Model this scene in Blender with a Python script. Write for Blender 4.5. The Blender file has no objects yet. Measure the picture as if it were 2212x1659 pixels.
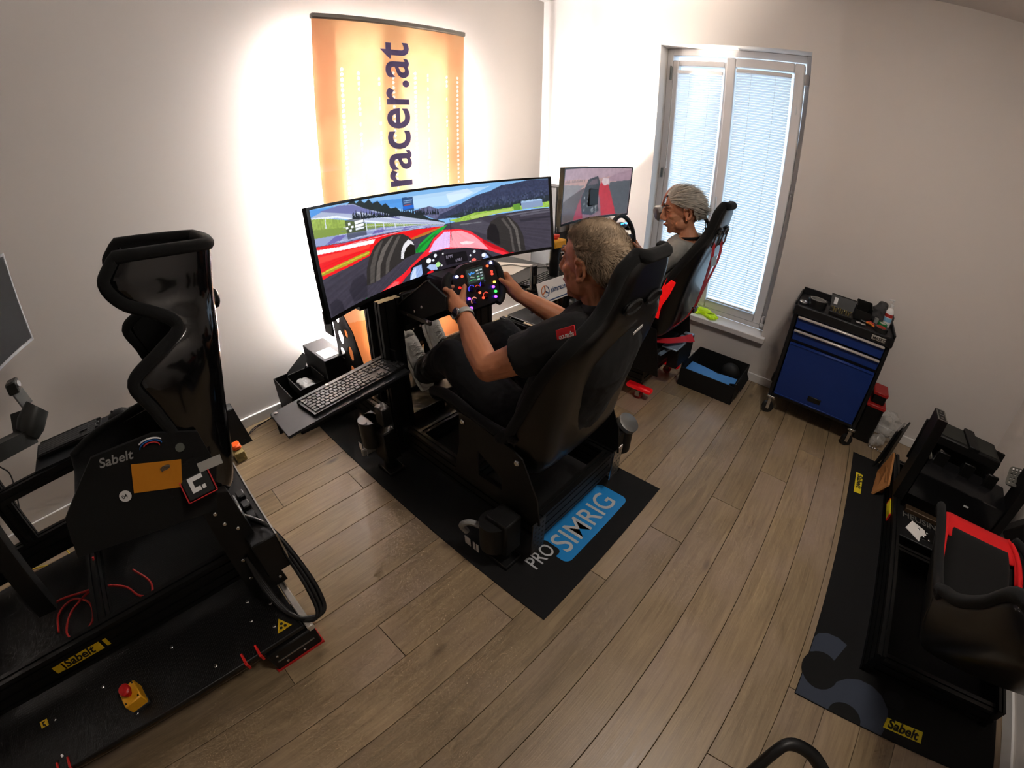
import bpy, bmesh, math, random
import numpy as np
from mathutils import Vector, Matrix, Euler
random.seed(7); rng = np.random.default_rng(7)
scene = bpy.context.scene
C = scene.collection
PI = math.pi
R = math.radians

# ------------------------------------------------------------------ camera (wide lens with barrel distortion, from the plank seams and room edges)
cd = bpy.data.cameras.new('camera'); cam = bpy.data.objects.new('camera', cd); C.objects.link(cam)
_r = Vector((0.74066595, 0.671726, 0.01407573)); _u = Vector((-0.35802677, 0.37687047, 0.85427483)); _f = Vector((-0.56853389, 0.63777177, -0.51963102))
cam.matrix_world = Matrix(((_r.x, _u.x, -_f.x, 2.37495), (_r.y, _u.y, -_f.y, -2.97202), (_r.z, _u.z, -_f.z, 1.42), (0, 0, 0, 1)))
cd.type = 'PANO'; cd.sensor_fit = 'HORIZONTAL'; cd.sensor_width = 36.0; cd.sensor_height = 27.0
cd.clip_start = 0.02; cd.clip_end = 200
cy = cd
cy.panorama_type = 'FISHEYE_LENS_POLYNOMIAL'
cy.fisheye_fov = PI * 1.2
cy.fisheye_polynomial_k0 = 0.0
cy.fisheye_polynomial_k1 = -6.63583738e-02
cy.fisheye_polynomial_k2 = -1.12173836e-05
cy.fisheye_polynomial_k3 = 1.78319165e-05
cy.fisheye_polynomial_k4 = -2.58782777e-07
scene.camera = cam

# ------------------------------------------------------------------ world, exposure, large lights
world = bpy.data.worlds.new('world'); scene.world = world; world.use_nodes = True
bg = world.node_tree.nodes['Background']
bg.inputs[0].default_value = (0.62, 0.80, 1.0, 1); bg.inputs[1].default_value = 0.95
scene.view_settings.view_transform = 'Standard'; scene.view_settings.look = 'None'
scene.view_settings.exposure = 1.6; scene.view_settings.gamma = 1.0
scene.view_settings.use_curve_mapping = False
scene.render.film_transparent = False
scene.cycles.max_bounces = 6; scene.cycles.diffuse_bounces = 3; scene.cycles.glossy_bounces = 3; scene.cycles.transmission_bounces = 4; scene.cycles.transparent_max_bounces = 8; scene.cycles.use_adaptive_sampling = True; scene.cycles.adaptive_threshold = 0.04; scene.cycles.adaptive_min_samples = 12; scene.cycles.use_light_tree = False; scene.cycles.caustics_reflective = False; scene.cycles.caustics_refractive = False
scene.cycles.use_denoising = True; scene.cycles.sample_clamp_indirect = 6.0
def area_light(name, loc, rot, size, power, col, size_y=None):
    l = bpy.data.lights.new(name, 'AREA'); l.energy = power; l.color = col; l.size = size
    if size_y: l.shape = 'RECTANGLE'; l.size_y = size_y
    o = bpy.data.objects.new(name, l); C.objects.link(o); o.location = loc; o.rotation_euler = rot
    return o
# daylight comes from the sky through the window; a portal only guides the sampling
_p = area_light('window_portal', (1.517, .30, 1.27), (R(-90), 0, 0), 1.0, 1.0, (1, 1, 1), 1.9); _p.data.cycles.is_portal = True

# ------------------------------------------------------------------ helpers
def lin(h):
    h = h.lstrip('#'); v = [int(h[i:i+2], 16)/255 for i in (0, 2, 4)]
    return tuple((c/12.92 if c <= 0.04045 else ((c+0.055)/1.055)**2.4) for c in v)
MATS = {}
def mat(key, col='#808080', rough=0.5, metal=0.0, spec=0.5, emit=None, es=0.0, bump=0.0, bscale=60.0, var=0.0, vscale=4.0, trans=0.0, alpha=1.0, coat=0.0, sheen=0.0, transl=0.0, stretch=None, ior=1.45, sss=0.0):
    if key in MATS: return MATS[key]
    m = bpy.data.materials.new(key); m.use_nodes = True; nt = m.node_tree; b = nt.nodes['Principled BSDF']
    c = lin(col) if isinstance(col, str) else col
    b.inputs['Base Color'].default_value = (*c, 1); b.inputs['Roughness'].default_value = rough; b.inputs['Metallic'].default_value = metal
    b.inputs['Specular IOR Level'].default_value = spec; b.inputs['IOR'].default_value = ior
    if coat: b.inputs['Coat Weight'].default_value = coat; b.inputs['Coat Roughness'].default_value = 0.05
    if sheen: b.inputs['Sheen Weight'].default_value = sheen
    if trans: b.inputs['Transmission Weight'].default_value = trans
    if sss: b.inputs['Subsurface Weight'].default_value = sss; b.inputs['Subsurface Radius'].default_value = (0.9, 0.35, 0.2); b.inputs['Subsurface Scale'].default_value = 0.012
    if alpha < 1: b.inputs['Alpha'].default_value = alpha
    if emit and es < 8: m.cycles.emission_sampling = 'NONE' if es < 4.5 else 'AUTO'
    if emit: b.inputs['Emission Color'].default_value = (*(lin(emit) if isinstance(emit, str) else emit), 1); b.inputs['Emission Strength'].default_value = es
    if bump or var:
        tc = nt.nodes.new('ShaderNodeTexCoord'); mp = nt.nodes.new('ShaderNodeMapping'); nt.links.new(tc.outputs['Object'], mp.inputs[0])
        if stretch: mp.inputs['Scale'].default_value = stretch
    if bump:
        n = nt.nodes.new('ShaderNodeTexNoise'); n.inputs['Scale'].default_value = bscale; n.inputs['Detail'].default_value = 4
        nt.links.new(mp.outputs[0], n.inputs['Vector'])
        bp = nt.nodes.new('ShaderNodeBump'); bp.inputs['Strength'].default_value = bump; bp.inputs['Distance'].default_value = 0.004
        nt.links.new(n.outputs[0], bp.inputs['Height']); nt.links.new(bp.outputs[0], b.inputs['Normal'])
    if var:
        n2 = nt.nodes.new('ShaderNodeTexNoise'); n2.inputs['Scale'].default_value = vscale; n2.inputs['Detail'].default_value = 5
        nt.links.new(mp.outputs[0], n2.inputs['Vector'])
        rp = nt.nodes.new('ShaderNodeValToRGB'); rp.color_ramp.elements[0].position = 0.3; rp.color_ramp.elements[1].position = 0.7
        rp.color_ramp.elements[0].color = (*[x*(1-var) for x in c], 1); rp.color_ramp.elements[1].color = (*[min(1, x*(1+var)) for x in c], 1)
        nt.links.new(n2.outputs[0], rp.inputs[0]); nt.links.new(rp.outputs[0], b.inputs['Base Color'])
    if transl:
        out = nt.nodes['Material Output']; tr = nt.nodes.new('ShaderNodeBsdfTranslucent'); tr.inputs[0].default_value = (*c, 1)
        mx = nt.nodes.new('ShaderNodeMixShader'); mx.inputs[0].default_value = transl
        nt.links.new(b.outputs[0], mx.inputs[1]); nt.links.new(tr.outputs[0], mx.inputs[2]); nt.links.new(mx.outputs[0], out.inputs[0])
    MATS[key] = m
    return m
def attr_mat(key, es=0.0, rough=0.4, transl=0.0, spec=0.4, gloss=0.0):
    """colour from the mesh's colour attribute 'pic': printed sheet (es=0) or lit screen"""
    if key in MATS: return MATS[key]
    m = bpy.data.materials.new(key); m.use_nodes = True; nt = m.node_tree; b = nt.nodes['Principled BSDF']
    a = nt.nodes.new('ShaderNodeAttribute'); a.attribute_name = 'pic'
    b.inputs['Roughness'].default_value = rough; b.inputs['Specular IOR Level'].default_value = spec
    if es:
        b.inputs['Base Color'].default_value = (0.01, 0.01, 0.01, 1)
        nt.links.new(a.outputs['Color'], b.inputs['Emission Color']); b.inputs['Emission Strength'].default_value = es
    else:
        nt.links.new(a.outputs['Color'], b.inputs['Base Color'])
    if transl:
        out = nt.nodes['Material Output']; tr = nt.nodes.new('ShaderNodeBsdfTranslucent'); nt.links.new(a.outputs['Color'], tr.inputs[0])
        mx = nt.nodes.new('ShaderNodeMixShader'); mx.inputs[0].default_value = transl
        nt.links.new(b.outputs[0], mx.inputs[1]); nt.links.new(tr.outputs[0], mx.inputs[2]); nt.links.new(mx.outputs[0], out.inputs[0])
    if es: m.cycles.emission_sampling = 'NONE'
    MATS[key] = m
    return m

def frame(o, x, y=None, z=None):
    """matrix with origin o, x axis x, z axis near z (y follows)"""
    x = Vector(x).normalized()
    if z is not None:
        z = Vector(z); y_ = z.cross(x).normalized(); z_ = x.cross(y_)
    else:
        y = Vector(y); z_ = x.cross(y).normalized(); y_ = z_.cross(x)
    o = Vector(o)
    return Matrix(((x.x, y_.x, z_.x, o.x), (x.y, y_.y, z_.y, o.y), (x.z, y_.z, z_.z, o.z), (0, 0, 0, 1)))
def TR(loc=(0, 0, 0), rz=0, rx=0, ry=0):
    return Matrix.Translation(loc) @ Euler((rx, ry, rz), 'XYZ').to_matrix().to_4x4()

class MB:
    def __init__(s, M=None): s.v = []; s.f = []; s.mi = []; s.M = M or Matrix(); s.k = 0
    def add(s, vs, fs):
        o = len(s.v); M = s.M
        s.v += [M @ Vector(v) for v in vs]; s.f += [tuple(i+o for i in f) for f in fs]; s.mi += [s.k]*len(fs)
        return s
    def box(s, c, d, bev=0.0, M=None):
        x, y, z = d[0]/2, d[1]/2, d[2]/2; c = Vector(c)
        b = min(bev, x*.9, y*.9, z*.9)
        if b <= 0:
            vs = [(i*x, j*y, k*z) for i in (-1, 1) for j in (-1, 1) for k in (-1, 1)]
            fs = [(0, 1, 3, 2), (4, 6, 7, 5), (0, 4, 5, 1), (2, 3, 7, 6), (0, 2, 6, 4), (1, 5, 7, 3)]
        else:
            vs = []; ix = {}
            for i in (-1, 1):
                for j in (-1, 1):
                    for k in (-1, 1):
                        ix[i, j, k] = len(vs); vs += [(i*x, j*(y-b), k*(z-b)), (i*(x-b), j*y, k*(z-b)), (i*(x-b), j*(y-b), k*z)]
            def q(*a): return tuple(ix[t[:3]]+t[3] for t in a)
            fs = []
            for i in (-1, 1):
                f = q((i, -1, -1, 0), (i, 1, -1, 0), (i, 1, 1, 0), (i, -1, 1, 0)); fs.append(f if i > 0 else f[::-1])
                f = q((-1, i, -1, 1), (-1, i, 1, 1), (1, i, 1, 1), (1, i, -1, 1)); fs.append(f if i > 0 else f[::-1])
                f = q((-1, -1, i, 2), (1, -1, i, 2), (1, 1, i, 2), (-1, 1, i, 2)); fs.append(f if i > 0 else f[::-1])
            for i in (-1, 1):
                for j in (-1, 1):
                    f = q((i, j, -1, 0), (i, j, -1, 1), (i, j, 1, 1), (i, j, 1, 0)); fs.append(f if i*j > 0 else f[::-1])
                    f = q((i, -1, j, 0), (i, 1, j, 0), (i, 1, j, 2), (i, -1, j, 2)); fs.append(f if i*j > 0 else f[::-1])
                    f = q((-1, i, j, 1), (-1, i, j, 2), (1, i, j, 2), (1, i, j, 1)); fs.append(f if i*j > 0 else f[::-1])
                    for k in (-1, 1):
                        f = q((i, j, k, 0), (i, j, k, 1), (i, j, k, 2)); fs.append(f if i*j*k > 0 else f[::-1])
        if M is not None: vs = [M @ Vector(v) for v in vs]
        return s.add([c+Vector(v) for v in vs], fs)
    def box2(s, lo, hi, bev=0.0):
        lo, hi = Vector(lo), Vector(hi); return s.box((lo+hi)/2, [abs(a) for a in hi-lo], bev)
    def bar(s, p0, p1, w, h, bev=0.0, up=(0, 0, 1), ext=0.0):
        p0, p1 = Vector(p0), Vector(p1); d = p1-p0
        upv = Vector(up)
        if abs(d.normalized().dot(upv)) > .98: upv = Vector((1, 0, 0)) if abs(d.normalized().x) < .9 else Vector((0, 1, 0))
        M = frame((p0+p1)/2, d, z=upv); old = s.M; s.M = old @ M
        s.box((0, 0, 0), (d.length+ext, w, h), bev); s.M = old; return s
    def ring(s, c, ax, ay, n): return [c+ax*math.cos(2*PI*i/n)+ay*math.sin(2*PI*i/n) for i in range(n)]
    def loft(s, rings, caps=True, closed=False):
        n = len(rings[0]); vs = [p for r in rings for p in r]; fs = []
        m = len(rings)
        for a in range(m-1 if not closed else m):
            b = (a+1) % m
            for i in range(n): fs.append((a*n+i, a*n+(i+1) % n, b*n+(i+1) % n, b*n+i))
        if caps and not closed: fs += [tuple(range(n))[::-1], tuple((m-1)*n+i for i in range(n))]
        return s.add(vs, fs)
    def cyl(s, p0, p1, r, r2=None, n=14, caps=True):
        p0, p1 = Vector(p0), Vector(p1); r2 = r if r2 is None else r2; d = (p1-p0).normalized()
        a = d.orthogonal().normalized(); b = d.cross(a)
        return s.loft([s.ring(p0, a*r, b*r, n), s.ring(p1, a*r2, b*r2, n)], caps)
    def tube(s, pts, r, n=8, caps=True, closed=False, flat=None):
        pts = [Vector(p) for p in pts]; m = len(pts); rings = []; prev = None
        rr = r if isinstance(r, (list, tuple)) else [r]*m
        for i, p in enumerate(pts):
            if closed: t = (pts[(i+1) % m]-pts[i-1])
            else: t = pts[min(i+1, m-1)]-pts[max(i-1, 0)]
            t.normalize()
            if prev is None: a = t.orthogonal().normalized() if flat is None else (Vector(flat)-t*t.dot(Vector(flat))).normalized()
            else: a = (prev-t*prev.dot(t)).normalized()
            prev = a; b = t.cross(a); rings.append(s.ring(p, a*rr[i], b*rr[i]*(1 if flat is None else .25), n))
        return s.loft(rings, caps, closed)
    def ell(s, c, r, n=12, m=8, M=None):
        r = (r, r, r) if not isinstance(r, (tuple, list)) else r; c = Vector(c)
        vs = [Vector((0, 0, -r[2]))]; fs = []
        for j in range(1, m):
            t = -PI/2+PI*j/m
            for i in range(n): vs.append(Vector((r[0]*math.cos(t)*math.cos(2*PI*i/n), r[1]*math.cos(t)*math.sin(2*PI*i/n), r[2]*math.sin(t))))
        vs.append(Vector((0, 0, r[2]))); T = len(vs)-1
        for i in range(n): fs.append((0, 1+(i+1) % n, 1+i)); fs.append((T, T-n+i, T-n+(i+1) % n))
        for j in range(m-2):
            for i in range(n): a = 1+j*n; fs.append((a+i, a+(i+1) % n, a+n+(i+1) % n, a+n+i))
        if M is not None: vs = [M @ v for v in vs]
        return s.add([c+v for v in vs], fs)
    def lathe(s, prof, o=(0, 0, 0), axis=(0, 0, 1), n=20, caps=True):
        d = Vector(axis).normalized(); a = d.orthogonal().normalized(); b = d.cross(a); o = Vector(o)
        return s.loft([s.ring(o+d*h, a*max(r, 1e-4), b*max(r, 1e-4), n) for r, h in prof], caps)
    def poly(s, pts, ext):
        """planar polygon (3D points) extruded by the vector ext"""
        pts = [Vector(p) for p in pts]; e = Vector(ext); n = len(pts)
        nrm = Vector((0, 0, 0))
        for i in range(n): a, b = pts[i], pts[(i+1) % n]; nrm += Vector(((a.y-b.y)*(a.z+b.z), (a.z-b.z)*(a.x+b.x), (a.x-b.x)*(a.y+b.y)))
        if nrm.dot(e) < 0: pts = pts[::-1]
        vs = pts+[p+e for p in pts]
        fs = [tuple(range(n))[::-1], tuple(range(n, 2*n))]+[(i, (i+1) % n, n+(i+1) % n, n+i) for i in range(n)]
        return s.add(vs, fs)
    def plate(s, pts2, t, holes=()):
        """2D outline in local xy, thickness t along z (centred); holes cut through"""
        import mathutils
        loops = [list(pts2)]+[list(h) for h in holes]
        tri = mathutils.geometry.tessellate_polygon([[Vector((p[0], p[1], 0)) for p in l] for l in loops])
        fl = [p for l in loops for p in l]; n = len(fl)
        vs = [(p[0], p[1], t/2) for p in fl]+[(p[0], p[1], -t/2) for p in fl]
        fs = []
        for a, b, c in tri:
            A, B, D = fl[a], fl[b], fl[c]
            if (B[0]-A[0])*(D[1]-A[1])-(B[1]-A[1])*(D[0]-A[0]) < 0: b, c = c, b
            fs += [(a, b, c), (n+a, n+c, n+b)]
        o = 0
        for li, l in enumerate(loops):
            k = len(l); ar = sum(l[i][0]*l[(i+1) % k][1]-l[(i+1) % k][0]*l[i][1] for i in range(k))
            ccw = ar > 0
            for i in range(k):
                a, b = o+i, o+(i+1) % k
                f = (a, n+a, n+b, b)
                if (li == 0) != ccw: f = f[::-1]
                fs.append(f)
            o += k
        return s.add(vs, fs)
    def build(s, name, m, parent=None, sharp=38, smooth=True, flip=False):
        me = bpy.data.meshes.new(name); r = root_loc(parent)
        me.from_pydata([v-r for v in s.v], [], s.f)
        ms = m if isinstance(m, (list, tuple)) else [m]
        for x in ms: me.materials.append(x)
        if len(ms) > 1: me.polygons.foreach_set('material_index', s.mi)
        me.validate(); me.update()
        if smooth:
            me.polygons.foreach_set('use_smooth', [True]*len(me.polygons)); me.set_sharp_from_angle(angle=R(sharp))
        o = bpy.data.objects.new(name, me); C.objects.link(o)
        if parent: o.parent = parent
        return o
def root_loc(o):
    v = Vector((0, 0, 0))
    while o is not None: v += o.location; o = o.parent
    return v
def tag(o, label=None, cat=None, group=None, kind=None):
    if label: o['label'] = label
    if cat: o['category'] = cat
    if group: o['group'] = group
    if kind: o['kind'] = kind
    return o
def thing(name, label, cat, loc=(0, 0, 0), group=None):
    o = bpy.data.objects.new(name, None); o.empty_display_size = .05; C.objects.link(o); o.location = loc
    return tag(o, label, cat, group)
def inst(o, name, parent, loc=None, M=None, label=None):
    """copy of a mesh object sharing its mesh"""
    c = bpy.data.objects.new(name, o.data); C.objects.link(c); c.parent = parent
    if M is not None: c.matrix_local = M
    elif loc is not None: c.location = loc
    if label: c['label'] = label
    return c
def copy_tree(o, parent=None):
    c = o.copy(); C.objects.link(c); c.parent = parent
    for ch in list(o.children): copy_tree(ch, c)
    return c
def mods(o, sub=0, solid=0, remesh=0, smooth=0, bevel=0, disp=None):
    if solid: m = o.modifiers.new('s', 'SOLIDIFY'); m.thickness = solid; m.offset = 0
    if remesh: m = o.modifiers.new('r', 'REMESH'); m.mode = 'VOXEL'; m.voxel_size = remesh; m.use_smooth_shade = True
    if smooth: m = o.modifiers.new('sm', 'SMOOTH'); m.iterations = smooth; m.factor = 0.5
    if bevel: m = o.modifiers.new('b', 'BEVEL'); m.width = bevel; m.segments = 2; m.limit_method = 'ANGLE'
    if sub: m = o.modifiers.new('u', 'SUBSURF'); m.levels = sub; m.render_levels = sub
    if disp:
        t = bpy.data.textures.new('d', 'CLOUDS'); t.noise_scale = disp[1]
        m = o.modifiers.new('d', 'DISPLACE'); m.texture = t; m.strength = disp[0]; m.mid_level = .5; m.texture_coords = 'LOCAL'
    return o
def text(name, s, M, size, m, parent=None, bold=0.0, shear=0.0, ext=0.0006, align='LEFT', space=1.0, sx=1.0):
    """flat lettering in the local xy plane of M, as a mesh"""
    cu = bpy.data.curves.new(name, 'FONT'); cu.body = s; cu.size = size; cu.shear = shear; cu.offset = bold*size; cu.extrude = ext; cu.align_x = align; cu.space_character = space; cu.resolution_u = 4
    t = bpy.data.objects.new(name, cu); C.objects.link(t)
    me = bpy.data.meshes.new_from_object(t.evaluated_get(bpy.context.evaluated_depsgraph_get()))
    C.objects.unlink(t); bpy.data.objects.remove(t)
    T = Matrix.Diagonal((sx, 1, 1, 1)); me.transform(T)
    me.transform(M); me.transform(Matrix.Translation(-root_loc(parent)))
    me.materials.clear(); me.materials.append(m)
    o = bpy.data.objects.new(name, me); C.objects.link(o)
    if parent: o.parent = parent
    return o
class Canvas:
    """tiny painter in 0..1 x 0..1 (v up) used for prints and screens"""
    def __init__(s, w, h, bgc):
        s.w, s.h = w, h; s.a = np.zeros((h, w, 3)); s.a[:] = lin(bgc) if isinstance(bgc, str) else bgc
        u = np.linspace(0, 1, w); v = np.linspace(0, 1, h); s.U, s.V = np.meshgrid(u, v)
    def mask(s, pts):
        n = len(pts); inside = np.zeros_like(s.U, bool)
        for i in range(n):
            x1, y1 = pts[i]; x2, y2 = pts[(i+1) % n]
            if y1 == y2: continue
            c = ((s.V > min(y1, y2)) & (s.V <= max(y1, y2))); xi = x1+(s.V-y1)*(x2-x1)/(y2-y1)
            inside ^= c & (s.U < xi)
        return inside
    def paint(s, msk, col, a=1.0):
        c = np.array(lin(col) if isinstance(col, str) else col); s.a[msk] = s.a[msk]*(1-a)+c*a
    def poly(s, pts, col, a=1.0): s.paint(s.mask(pts), col, a)
    def rect(s, u0, v0, u1, v1, col, a=1.0): s.paint((s.U >= u0) & (s.U <= u1) & (s.V >= v0) & (s.V <= v1), col, a)
    def disc(s, u, v, ru, rv, col, a=1.0, r0=0.0):
        d = ((s.U-u)/ru)**2+((s.V-v)/rv)**2; s.paint((d <= 1) & (d >= r0*r0), col, a)
    def stroke(s, pts, wd, col, a=1.0, asp=1.0):
        for (x1, y1), (x2, y2) in zip(pts[:-1], pts[1:]):
            dx, dy = (x2-x1)*asp, y2-y1; L2 = dx*dx+dy*dy+1e-12
            t = np.clip((((s.U-x1)*asp)*dx+(s.V-y1)*dy)/L2, 0, 1)
            d = np.hypot((s.U-x1)*asp-t*dx, (s.V-y1)-t*dy); s.paint(d <= wd/2, col, a)
    def noise(s, amp, sc, msk=None):
        h, w = max(2, int(sc)), max(2, int(sc*s.w/s.h)); g = rng.random((h+1, w+1))
        yy = s.V*(h-1e-6); xx = s.U*(w-1e-6); i = yy.astype(int); j = xx.astype(int); fy = yy-i; fx = xx-j
        fy = fy*fy*(3-2*fy); fx = fx*fx*(3-2*fx)
        n = (g[i, j]*(1-fx)+g[i, j+1]*fx)*(1-fy)+(g[i+1, j]*(1-fx)+g[i+1, j+1]*fx)*fy
        f = 1+amp*(n*2-1)
        if msk is None: s.a *= f[..., None]
        else: s.a[msk] *= f[msk][:, None]
        return n
    def mesh(s, name, fn, m, parent=None):
        """grid mesh; fn(u, v) -> world point"""
        r = root_loc(parent); h, w = s.h, s.w
        x, y, z = fn(s.U, s.V); o_ = np.zeros_like(s.U)
        co = np.stack([x+o_, y+o_, z+o_], -1).reshape(-1, 3) - np.array(r)
        idx = np.arange(h*w).reshape(h, w)
        fc = np.stack([idx[:-1, :-1], idx[:-1, 1:], idx[1:, 1:], idx[1:, :-1]], -1).reshape(-1, 4)
        me = bpy.data.meshes.new(name); me.from_pydata(co.tolist(), [], fc.tolist()); me.materials.append(m)
        at = me.color_attributes.new('pic', 'FLOAT_COLOR', 'POINT')
        at.data.foreach_set('color', np.concatenate([s.a.reshape(-1, 3), np.ones((h*w, 1))], 1).astype(np.float32).ravel())
        me.polygons.foreach_set('use_smooth', [True]*len(me.polygons))
        o = bpy.data.objects.new(name, me); C.objects.link(o)
        if parent: o.parent = parent
        return o
# ------------------------------------------------------------------ the room
W_, D_, H_ = 3.84, 4.9, 2.65
WALL = mat('wall_paint', '#d6d0cb', .85, bump=.05, bscale=220, spec=.2)
WHITE = mat('white_trim', '#e4e2e0', .45, spec=.4)
def struct(o, label=None): return tag(o, label, None, None, 'structure')
struct(MB().box2((-.12, -D_, 0), (0, .0, H_)).build('wall_left', WALL), 'white wall behind the tall banner')
wx0, wx1, wz0, wz1 = 1.018, 2.016, .30, 2.21
b = MB().box2((-.12, 0, 0), (wx0, .34, H_)).box2((wx1, 0, 0), (W_+.12, .34, H_)).box2((wx0, 0, 0), (wx1, .34, wz0)).box2((wx0, 0, wz1), (wx1, .34, H_))
struct(b.build('wall_back', WALL, smooth=False), 'white wall holding the tall window')
struct(MB().box2((W_, -D_, 0), (W_+.12, 0, H_)).build('wall_right', WALL), 'white wall beside the red and black racing seat')
struct(MB().box2((-.12, -D_-.12, 0), (W_+.12, -D_, H_)).build('wall_front', WALL), 'white wall behind the viewer')
struct(MB().box2((-.12, -D_-.12, H_), (W_+.12, .34, H_+.1)).build('ceiling', mat('ceiling_paint', '#d9d3cf', .9, spec=.1)), 'plain white ceiling')
BB = .061
struct(MB().box2((0, -D_, 0), (.016, 0, BB), .003).build('baseboard_left', WHITE), 'white baseboard under the banner wall')
struct(MB().box2((.016, -.016, 0), (W_, 0, BB), .003).build('baseboard_back', WHITE), 'white baseboard under the window wall')
struct(MB().box2((W_-.016, -D_, 0), (W_, -.016, BB), .003).build('baseboard_right', WHITE), 'white baseboard beside the red and black seat')
# floor planks, 157 mm wide, running along the banner wall
def plank_mat():
    m = bpy.data.materials.new('oak_plank'); m.use_nodes = True; nt = m.node_tree; b = nt.nodes['Principled BSDF']
    N = nt.nodes.new; L = nt.links.new
    tc = N('ShaderNodeTexCoord'); oi = N('ShaderNodeObjectInfo')
    off = N('ShaderNodeVectorMath'); off.operation = 'MULTIPLY_ADD'; off.inputs[1].default_value = (1, 1, 1)
    sc = N('ShaderNodeVectorMath'); sc.operation = 'SCALE'; sc.inputs[0].default_value = (37, 53, 11); L(oi.outputs['Random'], sc.inputs['Scale'])
    L(tc.outputs['Object'], off.inputs[0]); L(sc.outputs[0], off.inputs[2])
    mp = N('ShaderNodeMapping'); mp.inputs['Scale'].default_value = (16, 1.3, 1); L(off.outputs[0], mp.inputs[0])
    wv = N('ShaderNodeTexNoise'); wv.inputs['Scale'].default_value = 2.2; wv.inputs['Detail'].default_value = 6; wv.inputs['Distortion'].default_value = 1.4; L(mp.outputs[0], wv.inputs['Vector'])
    mp2 = N('ShaderNodeMapping'); mp2.inputs['Scale'].default_value = (120, 4, 1); L(off.outputs[0], mp2.inputs[0])
    fn = N('ShaderNodeTexNoise'); fn.inputs['Scale'].default_value = 2.0; fn.inputs['Detail'].default_value = 3; L(mp2.outputs[0], fn.inputs['Vector'])
    big = N('ShaderNodeTexNoise'); big.inputs['Scale'].default_value = 2.6; big.inputs['Detail'].default_value = 2; L(off.outputs[0], big.inputs['Vector'])
    rp = N('ShaderNodeValToRGB'); e = rp.color_ramp.elements
    e[0].position = .25; e[0].color = (*lin('#806d54'), 1); e[1].position = .72; e[1].color = (*lin('#9f8a6a'), 1)
    L(wv.outputs[0], rp.inputs[0])
    mx = N('ShaderNodeMix'); mx.data_type = 'RGBA'; mx.blend_type = 'MULTIPLY'; mx.inputs[0].default_value = .35
    rp2 = N('ShaderNodeValToRGB'); rp2.color_ramp.elements[0].position = .3; rp2.color_ramp.elements[0].color = (.62, .58, .55, 1); rp2.color_ramp.elements[1].position = .6
    L(fn.outputs[0], rp2.inputs[0]); L(rp.outputs[0], mx.inputs['A']); L(rp2.outputs[0], mx.inputs['B'])
    # knots
    vo = N('ShaderNodeTexVoronoi'); vo.inputs['Scale'].default_value = 1.0; mp3 = N('ShaderNodeMapping'); mp3.inputs['Scale'].default_value = (5.0, 2.2, 1); L(off.outputs[0], mp3.inputs[0]); L(mp3.outputs[0], vo.inputs['Vector'])
    rk = N('ShaderNodeValToRGB'); rk.color_ramp.elements[0].position = .02; rk.color_ramp.elements[0].color = (.25, .2, .16, 1); rk.color_ramp.elements[1].position = .10; rk.color_ramp.elements[1].color = (1, 1, 1, 1)
    L(vo.outputs['Distance'], rk.inputs[0])
    mk = N('ShaderNodeMix'); mk.data_type = 'RGBA'; mk.blend_type = 'MULTIPLY'; mk.inputs[0].default_value = .8; L(mx.outputs['Result'], mk.inputs['A']); L(rk.outputs[0], mk.inputs['B'])
    hs = N('ShaderNodeHueSaturation'); L(mk.outputs['Result'], hs.inputs['Color'])
    mr = N('ShaderNodeMapRange'); mr.inputs['To Min'].default_value = .86; mr.inputs['To Max'].default_value = 1.12; L(oi.outputs['Random'], mr.inputs[0]); L(mr.outputs[0], hs.inputs['Value'])
    mg = N('ShaderNodeMix'); mg.data_type = 'RGBA'; mg.blend_type = 'MIX'; mg.inputs['B'].default_value = (*lin('#9d8a80'), 1)
    mrb = N('ShaderNodeMapRange'); mrb.inputs['From Min'].default_value = .45; mrb.inputs['From Max'].default_value = .75; mrb.inputs['To Max'].default_value = .5; L(big.outputs[0], mrb.inputs[0]); L(mrb.outputs[0], mg.inputs['Factor'])
    L(hs.outputs[0], mg.inputs['A']); L(mg.outputs['Result'], b.inputs['Base Color'])
    rr = N('ShaderNodeMapRange'); rr.inputs['To Min'].default_value = .3; rr.inputs['To Max'].default_value = .5; L(wv.outputs[0], rr.inputs[0]); L(rr.outputs[0], b.inputs['Roughness'])
    bp = N('ShaderNodeBump'); bp.inputs['Strength'].default_value = .12; bp.inputs['Distance'].default_value = .002; L(fn.outputs[0], bp.inputs['Height']); L(bp.outputs[0], b.inputs['Normal'])
    b.inputs['Specular IOR Level'].default_value = .45
    return m
OAK = plank_mat()
floor = MB().box2((-.12, -D_-.12, -.06), (W_+.12, .34, -.014)).build('floor', mat('subfloor', '#1c140d', .9)); struct(floor, 'light oak plank floor')
PW = .15691; JN = {}
# butt joints read from the photograph, by row (row 0 begins at x = 0.792)
x0 = .79236
def row_of(x): return int(math.floor((x-x0)/PW+1e-6))
for r_ in range(-6, 20):
    xa = max(0.0, x0+r_*PW); xb = min(W_, x0+(r_+1)*PW)
    if xb-xa < .02: continue
    js = [j for j in (-2.762+.357*(r_-5)+2.14*n for n in range(-6, 7)) if -D_ < j < 0]
    ys = [0.0]+sorted(js, reverse=True)+[-D_]
    for ya, yb in zip(ys[:-1], ys[1:]):
        if ya-yb < .05: continue
        g = .0009
        o = MB().box2((xa+g, yb+g, -.014), (xb-g, ya-g, 0), .0012).build('plank', OAK, floor)
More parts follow.
